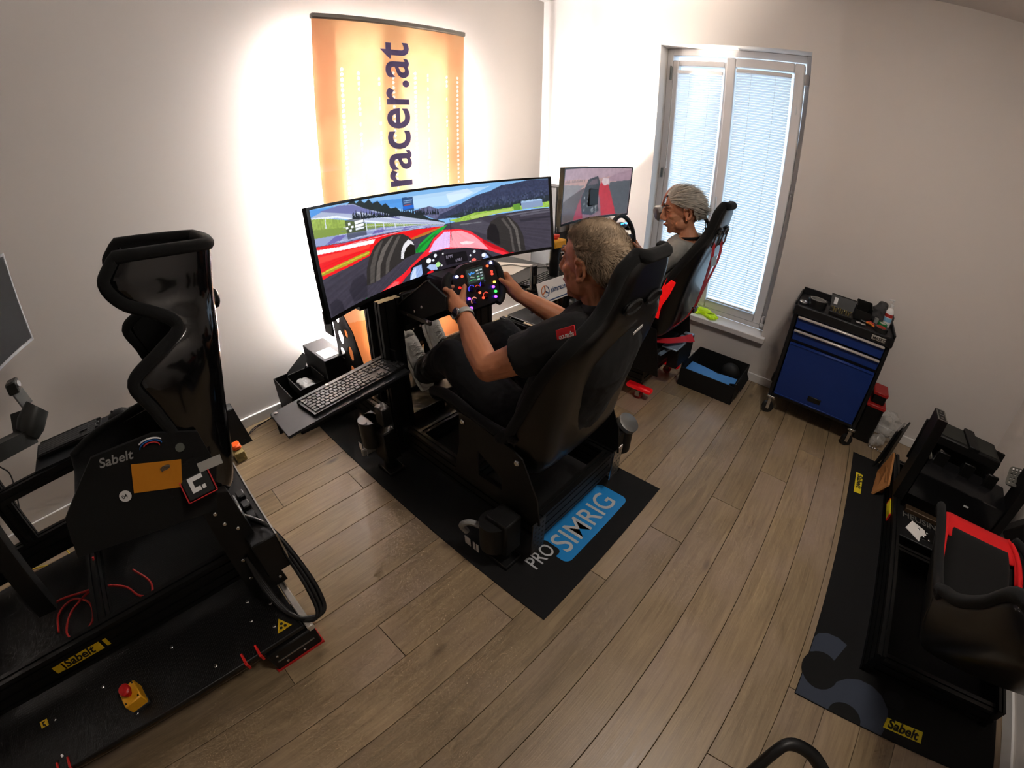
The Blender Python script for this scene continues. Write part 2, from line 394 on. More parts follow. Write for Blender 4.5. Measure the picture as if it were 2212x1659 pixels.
# ------------------------------------------------------------------ window and blinds
def glass_mat():
    m = bpy.data.materials.new('window_glass'); m.use_nodes = True; nt = m.node_tree; nt.nodes.clear()
    o = nt.nodes.new('ShaderNodeOutputMaterial'); t = nt.nodes.new('ShaderNodeBsdfTransparent'); g = nt.nodes.new('ShaderNodeBsdfGlossy'); x = nt.nodes.new('ShaderNodeMixShader')
    t.inputs[0].default_value = (.93, .97, .97, 1); g.inputs['Roughness'].default_value = .02; x.inputs[0].default_value = .06
    nt.links.new(t.outputs[0], x.inputs[1]); nt.links.new(g.outputs[0], x.inputs[2]); nt.links.new(x.outputs[0], o.inputs[0]); return m
GLASS = glass_mat()
PVC = mat('window_pvc', '#d9d6d6', .35, spec=.5)
DKG = mat('dark_rubber', '#1a1a1a', .6)
SIL = mat('satin_silver', '#b9b9b9', .28, 1.0)
win = thing('window_1', 'tall two-sash window with a white frame', None, (1.517, .12, .345)); struct(win)
b = MB()
for lo, hi in (((1.018, .12, .345), (1.062, .19, 2.21)), ((1.972, .12, .345), (2.016, .19, 2.21)), ((1.062, .12, 2.16), (1.972, .19, 2.21)), ((1.062, .12, .345), (1.972, .19, .385))): b.box2(lo, hi, .003)
b.build('window_frame', PVC, win)
def sash(x0_, x1_, z0, z1, bw, name, M, handle=False):
    b = MB(M); y0, y1 = -.004, .058
    b.box2((x0_, y0, z0), (x0_+bw, y1, z1), .006).box2((x1_-bw, y0, z0), (x1_, y1, z1), .006)
    b.box2((x0_+bw, y0, z1-bw), (x1_-bw, y1, z1), .006).box2((x0_+bw, y0, z0), (x1_-bw, y1, z0+bw), .006)
    s_ = b.build(name, PVC, win)
    MB(M).box2((x0_+bw, .03, z0+bw), (x1_-bw, .036, z1-bw)).build('pane', GLASS, s_)
    if handle:
        MB(M).box((x0_+.03, -.008, 1.08), (.03, .01, .07), .004).cyl((x0_+.03, -.012, 1.08), (x0_+.03, -.045, 1.08), .008).bar((x0_+.03, -.045, 1.08), (x0_+.03, -.045, 1.20), .02, .012, .004).build('handle', mat('handle_white', '#cfcfcf', .3, .6), s_)
    return s_
ML = TR((0, .124, 0))
sL = sash(1.062, 1.478, .385, 2.125, .042, 'sash', ML)
MR_ = TR((0, .118, .38)) @ Matrix.Rotation(R(2.2), 4, 'X') @ TR((0, 0, -.38))
sR = sash(1.468, 1.972, .38, 2.14, .062, 'sash', MR_, True)
MB().box((1.054, .115, 2.03), (.014, .014, .1), .003).cyl((1.054, .11, 1.98), (1.054, .11, 2.08), .007).box((1.046, .11, 1.30), (.012, .014, .07), .003).build('hinge', mat('hinge_steel', '#777a78', .35, .9), win)
MB().box((1.985, .105, 2.05), (.03, .03, .07), .004).box((1.985, .105, .43), (.02, .03, .05), .004).box((1.99, .1, .39), (.03, .03, .03), .004).box((1.985, .1, 1.3), (.012, .02, .02), .003).build('hinge', PVC, win)
sill = MB().box2((.985, -.045, .305), (2.05, .12, .345), .004); struct(sill.build('trim_1', mat('sill_white', '#dedad8', .3)), 'white window sill board')
SLAT = mat('blind_slat', '#e6e9ee', .45, transl=.5)
CORD = mat('white_cord', '#d8d8d8', .6)
def blind(x0_, x1_, z0, z1, M, label):
    t = thing('venetian_blind', label, 'blind', M @ Vector(((x0_+x1_)/2, -.02, z0)), 'white blinds hanging on the window')
    MB(M).box2((x0_, -.03, z1-.005), (x1_, -.006, z1+.02), .004).build('head_rail', PVC, t)
    MB(M).box2((x0_, -.026, z0-.012), (x1_, -.008, z0), .003).build('bottom_rail', PVC, t)
    pitch = .0168; n = int((z1-z0-.008)/pitch); w = .0165
    b = MB(); pr = []
    for i in range(5):
        a = (i-2)/2; pr.append((a*w/2, .0016*(1-a*a)))
    L = (x1_-x0_)-.006
    rot = Matrix.Rotation(R(-58), 4, 'X')
    vs = [rot @ Vector((sx*L/2, p[0], p[1])) for sx in (-1, 1) for p in pr]
    b.add(vs, [(i, i+1, 6+i, 5+i) for i in range(4)])
    R3 = M.to_3x3().to_4x4()
    b.v = [R3 @ v for v in b.v]
    first = None
    for k in range(n):
        c = M @ Vector(((x0_+x1_)/2, -.018, z1-.012-k*pitch))
        if first is None:
            me = MB(); me.v = b.v; me.f = b.f; me.mi = b.mi
            first = me.build('slat', SLAT); first.parent = t; first.location = c-t.location
        else: inst(first, 'slat', t, c-t.location)
    for fx in (.28, .72):
        x = x0_+(x1_-x0_)*fx
        MB(M).cyl((x, -.0275, z0), (x, -.0275, z1), .0012, n=5).build('ladder_cord', CORD, t)
    return t
blind(1.112, 1.432, .47, 2.03, ML, 'white venetian blind on the narrower sash, behind the grey-haired sitter')
blind(1.542, 1.900, .465, 2.045, MR_, 'white venetian blind on the tilted sash above the yellow gloves')
bc = MB(); 
bc.tube([(1.108, .095, 2.03), (1.085, .09, 2.0), (1.083, .09, 1.9), (1.083, .09, 1.38)], .0015, 5).box((1.083, .09, 1.36), (.01, .008, .05), .003)
tag(bc.build('blind_cord', CORD), 'white pull cord hanging at the far edge of the window', 'cord')
bc = MB(MR_); bc.tube([(1.905, -.015, 2.045), (1.935, -.02, 2.0), (1.945, -.02, 1.9), (1.945, -.02, 1.86)], .0015, 5).box((1.945, -.02, 1.84), (.01, .008, .05), .003)
tag(bc.build('blind_cord', CORD), 'white pull cord with tassel beside the tilted sash', 'cord')
# ------------------------------------------------------------------ banner, lamps
ban = thing('roll_up_banner', 'tall orange roll-up banner with dark lettering, lit from behind', 'banner', (.20, -1.52, 0))
cv = Canvas(240, 520, '#e9a06c')
g = np.exp(-(((cv.U-.52)/.42)**2+((cv.V-.42)/.33)**2))  # printed clouds, with the backlit glow painted into the middle
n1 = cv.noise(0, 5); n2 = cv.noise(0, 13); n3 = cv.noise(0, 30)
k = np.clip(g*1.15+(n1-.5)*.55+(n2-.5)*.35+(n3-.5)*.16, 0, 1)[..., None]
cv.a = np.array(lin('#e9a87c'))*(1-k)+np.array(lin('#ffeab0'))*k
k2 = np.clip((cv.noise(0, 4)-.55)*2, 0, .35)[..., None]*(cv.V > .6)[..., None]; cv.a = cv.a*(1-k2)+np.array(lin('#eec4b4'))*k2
def yz(y, z): return ((y+1.98)/1.026, (z-.09)/2.07)
rd = random.Random(3)
for y, z1, full in ((-1.815, 1.88, 1), (-1.715, 1.86, 0), (-1.585, 1.86, 0), (-1.49, 1.87, 1), (-1.337, 1.875, 1), (-1.244, 1.87, 0), (-1.097, 1.87, 0), (-1.009, 1.87, 1)):
    z = z1
    while z > .7:
        if full or rd.random() < .72:
            u, v = yz(y, z); r_ = .0085 if full else rd.choice((.004, .006, .0075)); cv.disc(u, v, r_/1.026, .0105/2.07, '#ffffff')
        z -= .0285
pl = [yz(y, z) for y, z in ((-1.2, .30), (-.99, .25), (-.99, .70), (-1.1, .75), (-1.25, .60))]; cv.poly(pl, '#4b4580')
pl = [yz(y, z) for y, z in ((-1.62, .62), (-1.30, .66), (-1.36, .84), (-1.62, .84))]; cv.poly(pl, '#57508a')
pl = [yz(y, z) for y, z in ((-1.98, .1), (-.954, .1), (-.954, .26), (-1.5, .38), (-1.98, .45))]; cv.poly(pl, '#e07a2e', .7)
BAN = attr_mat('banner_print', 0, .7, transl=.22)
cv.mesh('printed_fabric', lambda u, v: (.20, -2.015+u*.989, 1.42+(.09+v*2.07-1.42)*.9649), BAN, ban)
MT = frame((.2045, -1.447, 2.028), (0, 0, 1), z=(1, 0, 0))   # baseline runs upwards
text('lettering', 'simracer.at', MT, .3136, mat('banner_ink', '#8d82b8', .6, transl=.4), ban, bold=.014, align='RIGHT', sx=.857)
MB().box2((.186, -2.020, 2.128), (.214, -1.021, 2.157), .006).build('top_rail', mat('banner_rail', '#8f8a84', .4, .3), ban)
MB().box2((.15, -2.02, 0), (.26, -1.02, .14), .02).build('base_cassette', mat('alu_dull', '#9a9a98', .35, .9), ban)
MB().cyl((.185, -1.52, .14), (.185, -1.52, 2.13), .008).build('support_pole', SIL, ban)

def lamp_emit(key, col, es): return mat(key, '#ffffff', .4, emit=col, es=es)
for y_, lb in ((-1.55, 'wall-facing light bar behind the middle of the banner'), (-1.94, 'wall-facing light bar behind the banner edge nearer the left rig'), (-1.10, 'wall-facing light bar behind the banner edge nearer the window')):
    t = thing('led_bar_lamp', lb, 'lamp', (.075, y_, 0))
    MB().box2((.074, y_-.010, .25), (.082, y_+.010, 2.02), .003).build('housing', mat('lamp_black', '#141414', .5), t)
    MB().box2((.070, y_-.008, .27), (.074, y_+.008, 2.00)).build('light_strip', lamp_emit('bar_glow', (1.0, .95, .93), 330), t)
    MB().box2((.03, y_-.05, 0), (.12, y_+.05, .008)).box2((.074, y_-.008, .008), (.082, y_+.008, .27)).build('foot', mat('lamp_black', '#141414', .5), t)
# uplighter behind the smaller monitor, washing the corner wall
up = thing('uplighter_lamp', 'floor uplighter hidden behind the smaller monitor', 'lamp', (.56, -.21, 0))
MB().lathe([(.12, 0), (.12, .015), (.02, .025), (.012, .05), (.012, .95)], (.56, -.21, 0)).build('stand', mat('lamp_black', '#141414', .5), up)
MB().lathe([(.02, .94), (.09, 1.0), (.085, 1.0), (.02, .955)], (.56, -.21, 0), caps=False).build('bowl', mat('lamp_black', '#141414', .5), up)
MB().ell((.56, -.21, .985), (.035, .035, .02)).build('bulb', lamp_emit('bulb_glow', (1, .9, .78), 30), up)
sl = bpy.data.lights.new('uplighter_beam', 'SPOT'); sl.energy = 190; sl.spot_size = R(64); sl.spot_blend = 1.0; sl.color = (1, .9, .78); sl.shadow_soft_size = .04
so = bpy.data.objects.new('uplighter_beam', sl); C.objects.link(so); so.location = (.56, -.21, 1.02); so.rotation_euler = (R(180-20), R(15), 0)
# unseen ceiling light added as room fill, above the frame
cl = thing('added_ceiling_light', 'unseen round ceiling light added as room fill', 'lamp', (2.75, -1.9, H_))
MB().lathe([(.24, -.02), (.25, 0)], (2.75, -1.9, H_)).build('backplate', WHITE, cl)
MB().lathe([(.001, -.075), (.12, -.07), (.2, -.05), (.235, -.02)], (2.75, -1.9, H_)).build('diffuser', lamp_emit('fill_glow', (1, .90, .80), 14.0), cl)
# ------------------------------------------------------------------ shared materials and builders for the racing rigs
BLK = mat('black_powder_coat', '#080808', .55, .0, spec=.4)
BLKA = mat('black_anodised', '#090909', .42, .1)
GLB = mat('gloss_black_shell', '#0b0b0c', .12, spec=.6, coat=.6)
FAB = mat('black_seat_fabric', '#030303', .95, bump=.25, bscale=500, sheen=.03)
FABR = mat('red_seat_fabric', '#d10d12', .85, bump=.2, bscale=500)
PLB = mat('black_plastic', '#0a0a0a', .45)
KEY = mat('key_plastic', '#2a2b2c', .5)
BOLT = mat('bright_bolt', '#c9c9c9', .25, 1.0)
WHT = mat('white_print', '#d8d8d8', .5)
CARD = mat('black_card', '#0b0b0c', .7)
PAPER = mat('white_paper', '#e4e2df', .7)
CABLE = mat('black_cable', '#0f0f10', .5)

mat('stop_yellow', '#e0a01c', .45); mat('stop_red', '#b3090c', .35)
def profile(b, p0, p1, w=.04, h=.08, up=(0, 0, 1)):
    """slotted aluminium extrusion from p0 to p1 added to builder b"""
    p0, p1 = Vector(p0), Vector(p1); d = p1-p0; u = Vector(up)
    if abs(d.normalized().dot(u)) > .98: u = Vector((0, 1, 0))
    Mx = frame(p0, d, z=u); L = d.length
    def side(n, length):          # 2D notches along one side, returns offsets (t, depth)
        out = []
        for i in range(n):
            c = (i+.5)*length/n; out += [(c-.004, 0), (c-.004, .006), (c+.004, .006), (c+.004, 0)]
        return out
    ny, nz = max(1, round(w/.04)), max(1, round(h/.04))
    pts = [(-w/2, -h/2)]
    for t, dd in side(ny, w): pts.append((-w/2+t, -h/2+dd))
    pts.append((w/2, -h/2))
    for t, dd in side(nz, h): pts.append((w/2-dd, -h/2+t))
    pts.append((w/2, h/2))
    for t, dd in side(ny, w): pts.append((w/2-t, h/2-dd))
    pts.append((-w/2, h/2))
    for t, dd in side(nz, h): pts.append((-w/2+dd, h/2-t))
    old = b.M; b.M = old @ Mx @ Matrix(((0, 0, 1, 0), (1, 0, 0, 0), (0, 1, 0, 0), (0, 0, 0, 1))) @ Matrix.Translation((0, 0, L/2))
    b.plate(pts, L); b.M = old
    return b
def catmull(rows, n):
    rows = [np.array(r, float) for r in rows]; out = []
    P_ = [2*rows[0]-rows[1]]+rows+[2*rows[-1]-rows[-2]]
    m = len(rows)-1
    for i in range(n+1):
        t = i/n*m; k = min(int(t), m-1); f = t-k; a, b_, c, d = P_[k], P_[k+1], P_[k+2], P_[k+3]
        out.append(.5*((2*b_)+(-a+c)*f+(2*a-5*b_+4*c-d)*f*f+(-a+3*b_-3*c+d)*f**3))
    return out
def seat_surface(rows, n, m, off=0.0, amax=1.0, grow=0.0):
    rr = catmull(rows, n); g = []
    for i, r in enumerate(rr):
        a, b_ = rr[max(i-1, 0)], rr[min(i+1, n)]; t = Vector((b_[0]-a[0], 0, b_[1]-a[1])).normalized(); nr = Vector((t.z, 0, -t.x))
        line = []
        for j in range(m+1):
            q = (j/m*2-1)*amax; s = 1 if q >= 0 else -1; k = abs(q)
            if k < .5: y = k/.5*.72; w = .035*(k/.5)**2
            else:
                e = (k-.5)/.5; y = .72+.28*math.sin(e*PI/2); w = .035+.965*(1-math.cos(e*PI/2))
            # outward normal blend in the cross-section for offsets
            ang = 0 if k < .5 else ((k-.5)/.5)*PI/2*.9
            p = Vector((r[0], 0, r[1]))+nr*(w*r[3]+off*math.cos(ang))+Vector((0, s*(y*(r[2]+grow)-off*math.sin(ang)), 0))
            line.append(p)
        g.append(line)
    return g
def grid_mb(g, M):
    b = MB(M); m = len(g[0]); vs = [p for l in g for p in l]
    b.add(vs, [(i*m+j, i*m+j+1, (i+1)*m+j+1, (i+1)*m+j) for i in range(len(g)-1) for j in range(m-1)])
    return b
def bucket_seat(parent, M, rows, shell, pad, rim, rimr=.017, holes=True, pads=True, accent=None):
    """one-piece bucket seat; local frame x forward, z up"""
    n, m = 92, 26
    st_ = MB().build('racing_seat', shell, parent) if False else None
    root = grid_mb(seat_surface(rows, n, m), M).build('racing_seat', shell, parent, sharp=80); mods(root, solid=.012)
    g = seat_surface(rows, n, m, off=.016, amax=.96); grid_mb(g, M).build('padding', pad, root, sharp=80)
    mods(root.children[-1] if root.children else root)
    gg = seat_surface(rows, n, m)
    edge = [l[0] for l in gg]+gg[-1][1:-1]+[l[-1] for l in gg[::-1]]+gg[0][::-1][1:-1]
    MB(M).tube(edge, rimr, 10, closed=True).build('edge_roll', rim, root, sharp=80)
    if pads:
        # raised cushions: seat base, lumbar, head
        def cushion(i0, i1, a0, name, th, mt):
            gs = seat_surface(rows, n, m, off=.02, amax=a0); sub = gs[i0:i1]
            gs2 = seat_surface(rows, n, m, off=.02+th, amax=a0*.86)[i0+1:i1-1]
            b = MB(M); rings = [sub]
            # closed pillow: lower sheet and upper sheet joined at the rim
            lo = sub; hi = seat_surface(rows, n, m, off=.02+th, amax=a0)[i0:i1]
            H, Wd = len(lo), len(lo[0]); vs = []
            for i in range(H):
                for j in range(Wd):
                    e = min(1, min(i, H-1-i)/3, min(j, Wd-1-j)/3); e = math.sin(e*PI/2); vs.append(lo[i][j].lerp(hi[i][j], e))
            b.add(vs, [(i*Wd+j, i*Wd+j+1, (i+1)*Wd+j+1, (i+1)*Wd+j) for i in range(H-1) for j in range(Wd-1)])
            return b.build(name, mt, root, sharp=80)
        cushion(4, 32, .5, 'seat_cushion', .035, pad); cushion(42, 68, .48, 'back_cushion', .03, pad); cushion(78, 90, .5, 'head_cushion', .03, accent or pad)
    if holes:
        rr = catmull(rows, n); i = 74; r = rr[i]; a, b_ = rr[i-1], rr[i+1]; t = Vector((b_[0]-a[0], 0, b_[1]-a[1])).normalized(); nr = Vector((t.z, 0, -t.x))
        for s in (-1, 1):
            c = Vector((r[0], s*r[2]*.42, r[1])); pts = []
            for k in range(20):
                an = 2*PI*k/20; pts.append(c+Vector((0, 1, 0))*.045*math.cos(an)+t*.02*math.sin(an))
            for sg in (-1, 1):
                MB(M).tube([p+nr*sg*.012 for p in pts], .006, 6, closed=True).build('belt_slot_ring', PLB, root)
            MB(M).poly([p-nr*.013 for p in pts], nr*.03).build('belt_slot', DKG, root)
    return root
KB_ROWS = [
    [1, -.5, 1, 1, 1, 1, -.25, 1, 1, 1, 1, -.25, 1, 1, 1, 1, -.25, 1, 1, 1, -.25, 1, 1, 1, 1],
    [1]*13+[2, -.25, 1, 1, 1, -.25, 1, 1, 1, 1],
    [1.5]+[1]*12+[1.5, -.25, 1, 1, 1, -.25, 1, 1, 1, -1],
    [1.75]+[1]*11+[2.25, -.25, -3, -.25, 1, 1, 1, 1],
    [1.25]+[1]*11+[2.75, -.25, -1, 1, -1, -.25, 1, 1, 1, -1],
    [1.25, 1.25, 1.25, 6, 1.25, 1.25, 1.25, 1.5, -.25, 1, 1, 1, -.25, 2, 1, 1]]
_keymesh = {}
def keyboard(M, label, group=None, L=.44, W=.128):
    o = M.translation
    t = thing('keyboard', label, 'keyboard', o, group)
    b = MB(M); b.poly([(-L/2, -W/2, 0), (L/2, -W/2, 0), (L/2, W/2, 0), (-L/2, W/2, 0)], (0, 0, .011)); b.build('case', PLB, t)
    MB(M).box((0, W/2-.004, .013), (L, .008, .006), .002).build('top_edge', PLB, t)
    u = (L-.016)/22.55; kh = (W-.018)/6
    R3 = M.to_3x3().to_4x4()
    for ri, row in enumerate(KB_ROWS):
        x = -L/2+.008; y = W/2-.010-(ri+.5)*kh
        for k in row:
            if k < 0: x += -k*u; continue
            c = M @ Vector((x+k*u/2, y, .011)); x += k*u
            kk = (k, ri == 0)
            if kk not in _keymesh:
                bb = MB(); a, d = k*u/2-.0013, kh/2-.0012; e = .0012
                bb.loft([[Vector((sx*a, sy*d, 0)) for sx, sy in ((-1, -1), (1, -1), (1, 1), (-1, 1))], [Vector((sx*(a-e), sy*(d-e), .0042)) for sx, sy in ((-1, -1), (1, -1), (1, 1), (-1, 1))]])
                ob = bb.build('key', KEY, None, smooth=False); _keymesh[kk] = ob.data; bpy.data.objects.remove(ob)
            q = bpy.data.objects.new('key', _keymesh[kk]); C.objects.link(q); q.parent = t; q.matrix_local = Matrix.Translation(c-o) @ R3
    return t
def stop_box(M, label, size=(.072, .07, .055)):
    t = thing('emergency_stop_box', label, 'stop button', M.translation)
    sx, sy, sz = size
    MB(M).box((0, 0, sz/2), size, .004).build('yellow_housing', mat('stop_yellow', '#e0a01c', .45), t)
    MB(M).box((0, 0, .006), (sx+.004, sy+.004, .012), .002).build('base_plate', mat('stop_grey', '#2b2c2c', .6), t)
    MB(M).lathe([(.012, sz), (.012, sz+.012), (.021, sz+.016), (.022, sz+.028), (.018, sz+.032)], (0, 0, 0)).build('red_button', mat('stop_red', '#b3090c', .35), t)
    for a in (-1, 1):
        for c_ in (-1, 1): MB(M).cyl((a*(sx/2-.009), c_*(sy/2-.009), sz-.001), (a*(sx/2-.009), c_*(sy/2-.009), sz+.0015), .0035, n=8).build('screw', PLB, t)
    return t
def cable(name, pts, r, m, label, cat='cable', group=None, n=None, closed=False):
    q = [tuple(p) for p in pts]
    rr = [tuple(x) for x in catmull(q, n or len(q)*6)]
    return tag(MB().tube(rr, r, 7).build(name, m, sharp=80), label, cat, group)
def bolts(parent, pts, axis, r=.007, h=.005, name='bolt'):
    ax = Vector(axis).normalized(); f = None
    for p in pts:
        b = MB().lathe([(r, 0), (r, h*.6), (r*.7, h)], p, ax, n=10); b.build(name, BOLT, parent)
# ------------------------------------------------------------------ centre rig on its mat
YC = -1.9
rm = thing('floor_mat', 'black rubber mat with a blue logo under the centre rig', 'mat', (1.15, YC, 0), 'rubber mats under the rigs')
MB().box2((.32, -2.334, 0), (1.975, -1.458, .005), .0015).build('rubber_sheet', mat('mat_rubber', '#060607', .85, bump=.3, bscale=900), rm)
def rrect(x0, y0, x1, y1, r, n=6):
    pts = []
    for cx_, cy_, a0 in ((x1-r, y1-r, 0), (x0+r, y1-r, 90), (x0+r, y0+r, 180), (x1-r, y0+r, 270)):
        for i in range(n+1): a = R(a0+90*i/n); pts.append((cx_+r*math.cos(a), cy_+r*math.sin(a)))
    return pts
MLg = frame((1.727, -2.085, .0052), (0, 1, 0), z=(0, 0, 1))      # lettering runs along +y, its top towards -x
b = MB(frame((1.89, -2.085, .0055), (0, 1, 0), z=(0, 0, 1)))
notch = [(-.0, .055), (.03, .055), (.045, .07), (.045, .13), (.03, .145)]
out = [(.03, 0)]+[p for p in rrect(0, 0, .465, .165, .03)][::1]
b.plate(rrect(0.0, 0, .465, .163, .03), .0008); b.build('blue_badge', mat('logo_blue', '#1686cf', .5), rm)
b = MB(frame((1.89, -2.085, .0058), (0, 1, 0), z=(0, 0, 1))); b.plate(rrect(-.03, .058, .036, .152, .02), .0008); b.build('badge_notch', mat('mat_rubber'), rm)
text('lettering', 'SIMRIG', frame((1.858, -2.046, .0062), (0, 1, 0), z=(0, 0, 1)), .145, mat('logo_grey', '#b9bcc0', .6), rm, bold=.005, sx=.86)
text('lettering', 'PRO', frame((1.816, -2.19, .0062), (0, 1, 0), z=(0, 0, 1)), .092, mat('logo_grey'), rm, bold=.006, sx=.72)

rig = thing('racing_rig', 'black racing simulator rig in the centre with seat and motion actuators', 'simulator', (1.15, YC, .005), 'racing simulator rigs')
def add(bm, name, m=BLKA, parent=None, **k): return bm.build(name, m, parent or rig, **k)
zr = .185
for y in (-2.13, -1.65): add(profile(MB(), (.38, y, zr), (1.78, y, zr), .04, .12), 'side_rail')
for x in (.42, 1.05, 1.40, 1.76): add(profile(MB(), (x, -2.11, zr), (x, -1.67, zr), .04, .12 if x > 1.7 else .08), 'cross_bar')
for y in (-2.15, -1.64): add(profile(MB(), (.985, y, .125), (.985, y, .86), .04, .10), 'upright')
# perforated rear corner plates
for y, s in ((-2.16, -1), (-1.62, 1)):
    b = MB(frame((1.79, y+s*-.0, .17), (0, 1, 0), z=(1, 0, 0)))
    hs = [[(a+.006*math.cos(R(60*k+30)), c_+.006*math.sin(R(60*k+30))) for k in range(6)] for a in (-.02, 0, .02) for c_ in (-.06, -.035, -.01, .015, .04, .065)]
    b.plate([(-.035, -.08), (.035, -.08), (.035, .085), (-.035, .085)], .005, hs); add(b, 'perforated_plate', SIL if s > 0 else mat('grey_steel', '#5c5c5a', .4, .9))
# actuators
def actuator(x, y, s, hgt, motor=True):
    b = MB().box((x, y, .012), (.11, .09, .024), .004).cyl((x, y, .02), (x, y, .09), .03).box((x, y, .17), (.10, .085, .17), .006)
    a = add(b, 'actuator', BLK)
    if motor:
        m_ = MB().cyl((x-.05, y+s*.05, hgt-.14), (x-.05, y+s*.05, hgt), .048, n=20).box((x-.05, y+s*.025, hgt-.07), (.096, .05, .14)); m_.build('motor', PLB, a)
        for k in range(9): MB().box((x-.101, y+s*.03, hgt-.03-k*.012), (.006, .06, .005)).build('cooling_fin', PLB, a)
        MB().box((x+.055, y+s*.02, hgt+.06), (.06, .05, .09), .004).build('drive_box', PLB, a)
        MB().box((x-.09, y+s*.055, hgt-.2), (.02, .09, .04), .006).box((x-.11, y+s*.03, hgt-.19), (.012, .012, .03), .003).build('connector', mat('grey_plug', '#8d8d8b', .5), a)
    return a
a1 = actuator(.93, -2.225, -1, .30); a2 = actuator(.93, -1.56, 1, .30, False)
a3 = actuator(1.68, -2.225, -1, .20, False); a4 = actuator(1.70, -1.52, 1, .28, False)
MB().cyl((1.66, -2.255, .10), (1.66, -2.255, .235), .055, n=22).build('motor', BLK, a3)
MB().cyl((1.72, -1.455, .12), (1.72, -1.455, .265), .05, n=20).build('motor', BLK, a4)
MB().lathe([(.052, 0), (.052, .02), (.045, .024)], (1.735, -1.455, .265), (.5, 0, .86)).build('motor_cap', mat('cap_grey', '#6e6e6c', .4, .4), a4)
# white marks on the rear actuator's side
b = MB(frame((1.55, -2.292, .055), (1, 0, 0), z=(0, -1, 0)))
for k, (x_, w_) in enumerate(((0, .03), (.036, .012), (.054, .012))): b.box((x_, -.0, 0), (w_, .045, .002))
b.box((.0, -.0, .0005), (.004, .05, .002), M=Matrix.Rotation(R(40), 4, 'Z')); add(b, 'white_mark', WHT, a3)
b = MB(frame((.79, -2.30, .10), (1, 0, 0), z=(0, -1, 0)))
for x_, w_ in ((0, .03), (.036, .012), (.054, .012)): b.box((x_, 0, 0), (w_, .045, .002))
add(b, 'white_mark', WHT, a1)
add(MB().tube([tuple(x) for x in catmull([(1.56, -2.30, .13), (1.55, -2.315, .17), (1.58, -2.30, .20), (1.62, -2.27, .18)], 16)], .012, 8), 'plug', mat('grey_plug'), a3)
# heel plate and pedal deck
add(MB().box2((.45, -2.09, .228), (.92, -1.69, .236), .003), 'heel_plate', mat('brushed_plate', '#14120f', .35, .2))
pd = add(MB().box((.60, -1.89, .25), (.30, .34, .02), .003), 'pedal_deck', BLK)
for y, nm in ((-1.985, 'brake'), (-1.80, 'throttle')):
    p = MB(); p.box((.63, y, .40), (.022, .055, .30), .004); p.box((.665, y, .52), (.016, .075, .13), .006, M=Matrix.Rotation(R(-18), 4, 'Y')); p.box((.60, y, .29), (.16, .06, .06), .006)
    p.build('pedal', BLKA, pd); MB().cyl((.52, y, .33), (.60, y, .37), .016).build('pedal_damper', SIL, pd)
# perforated pedal frame cheeks seen against the banner
for y in (-2.10, -1.68):
    outl = [(.30, .23), (.62, .23), (.60, .36), (.52, .56), (.36, .70), (.30, .62)]
    hs = [[(cx_+rx*math.cos(2*PI*k/10), cz_+rz*math.sin(2*PI*k/10)) for k in range(10)] for cx_, cz_, rx, rz in ((.36, .30, .03, .03), (.36, .39, .032, .035), (.37, .49, .03, .04), (.36, .60, .025, .03), (.45, .31, .03, .035), (.46, .42, .03, .045), (.44, .53, .022, .025), (.54, .31, .025, .04))]
    b = MB(frame((0, y, 0), (1, 0, 0), z=(0, -1, 0))); b.plate(outl, .006, hs); add(b, 'pedal_side_plate', BLK)
add(MB().box((.37, -2.16, .585), (.10, .012, .12), .003), 'bracket_plate', BLK)
# wheel deck: slanted side plates, motor, wheel
for y in (-2.105, -1.69):
    b = MB(frame((0, y, 0), (1, 0, 0), z=(0, -1, 0))); b.plate([(.955, .745), (1.0, .73), (1.30, .885), (1.30, .93), (1.20, .97), (.96, .80)] if y < -2 else [(.955, .70), (1.0, .68), (1.13, .75), (1.15, .92), (1.10, .94), (.96, .80)], .008); pl = add(b, 'wheel_deck_plate', BLK)
    bolts(pl, [(1.06+dx*.05+dz*.03, y-.004, .80+dx*.03-dz*.05) for dx in (0, 1, 2) for dz in (0, 1)] if y < -2 else [], (0, -1, 0), .006)
add(MB().box2((.96, -2.11, .795), (1.2, -2.1, .81)).bar((.965, -2.105, .805), (1.2, -2.105, .968), .02, .004), 'deck_edge', mat('edge_metal', '#6b6660', .35, .8))
b = MB(frame((0, -2.175, 0), (1, 0, 0), z=(0, -1, 0))); b.plate([(.93, .50), (1.04, .50), (1.04, .66), (.93, .66)], .006, [[(.95, .52), (1.02, .52), (1.02, .535), (.95, .535)], [(.95, .60), (1.02, .60), (1.02, .615), (.95, .615)]]); add(b, 'slotted_bracket', BLK)
add(MB().box((1.02, -1.9, .80), (.02, .42, .16), .004), 'motor_plate', BLK)
add(MB().box((1.07, -1.905, .855), (.12, .14, .14), .01).cyl((1.10, -1.905, .86), (1.20, -1.905, .89), .04, n=18), 'wheel_motor', BLK)
MWh = frame((1.235, -1.91, .90), (0, 1, 0), z=(.97, 0, .25))
wh = add((lambda b: b.plate([(-.105, -.055), (-.075, -.075), (.075, -.075), (.105, -.055), (.115, .0), (.11, .055), (.085, .085), (.05, .098), (-.05, .098), (-.085, .085), (-.11, .055), (-.115, .0)], .022) or b)(MB(MWh)), 'steering_wheel', mat('wheel_carbon', '#0e0e10', .4))
for s in (-1, 1):
    pts = [(s*.105, .075, .002), (s*.128, .055, .0), (s*.136, .015, 0), (s*.134, -.03, 0), (s*.122, -.068, .0), (s*.10, -.085, .0)]
    MB(MWh).tube([tuple(x) for x in catmull(pts, 18)], [.014+.006*math.sin(PI*i/18) for i in range(19)], 10).build('grip', mat('grip_rubber', '#0b0b0b', .75), wh)
cv = Canvas(60, 44, '#26302e')
cv.rect(0, 0, 1, .08, '#11130f')
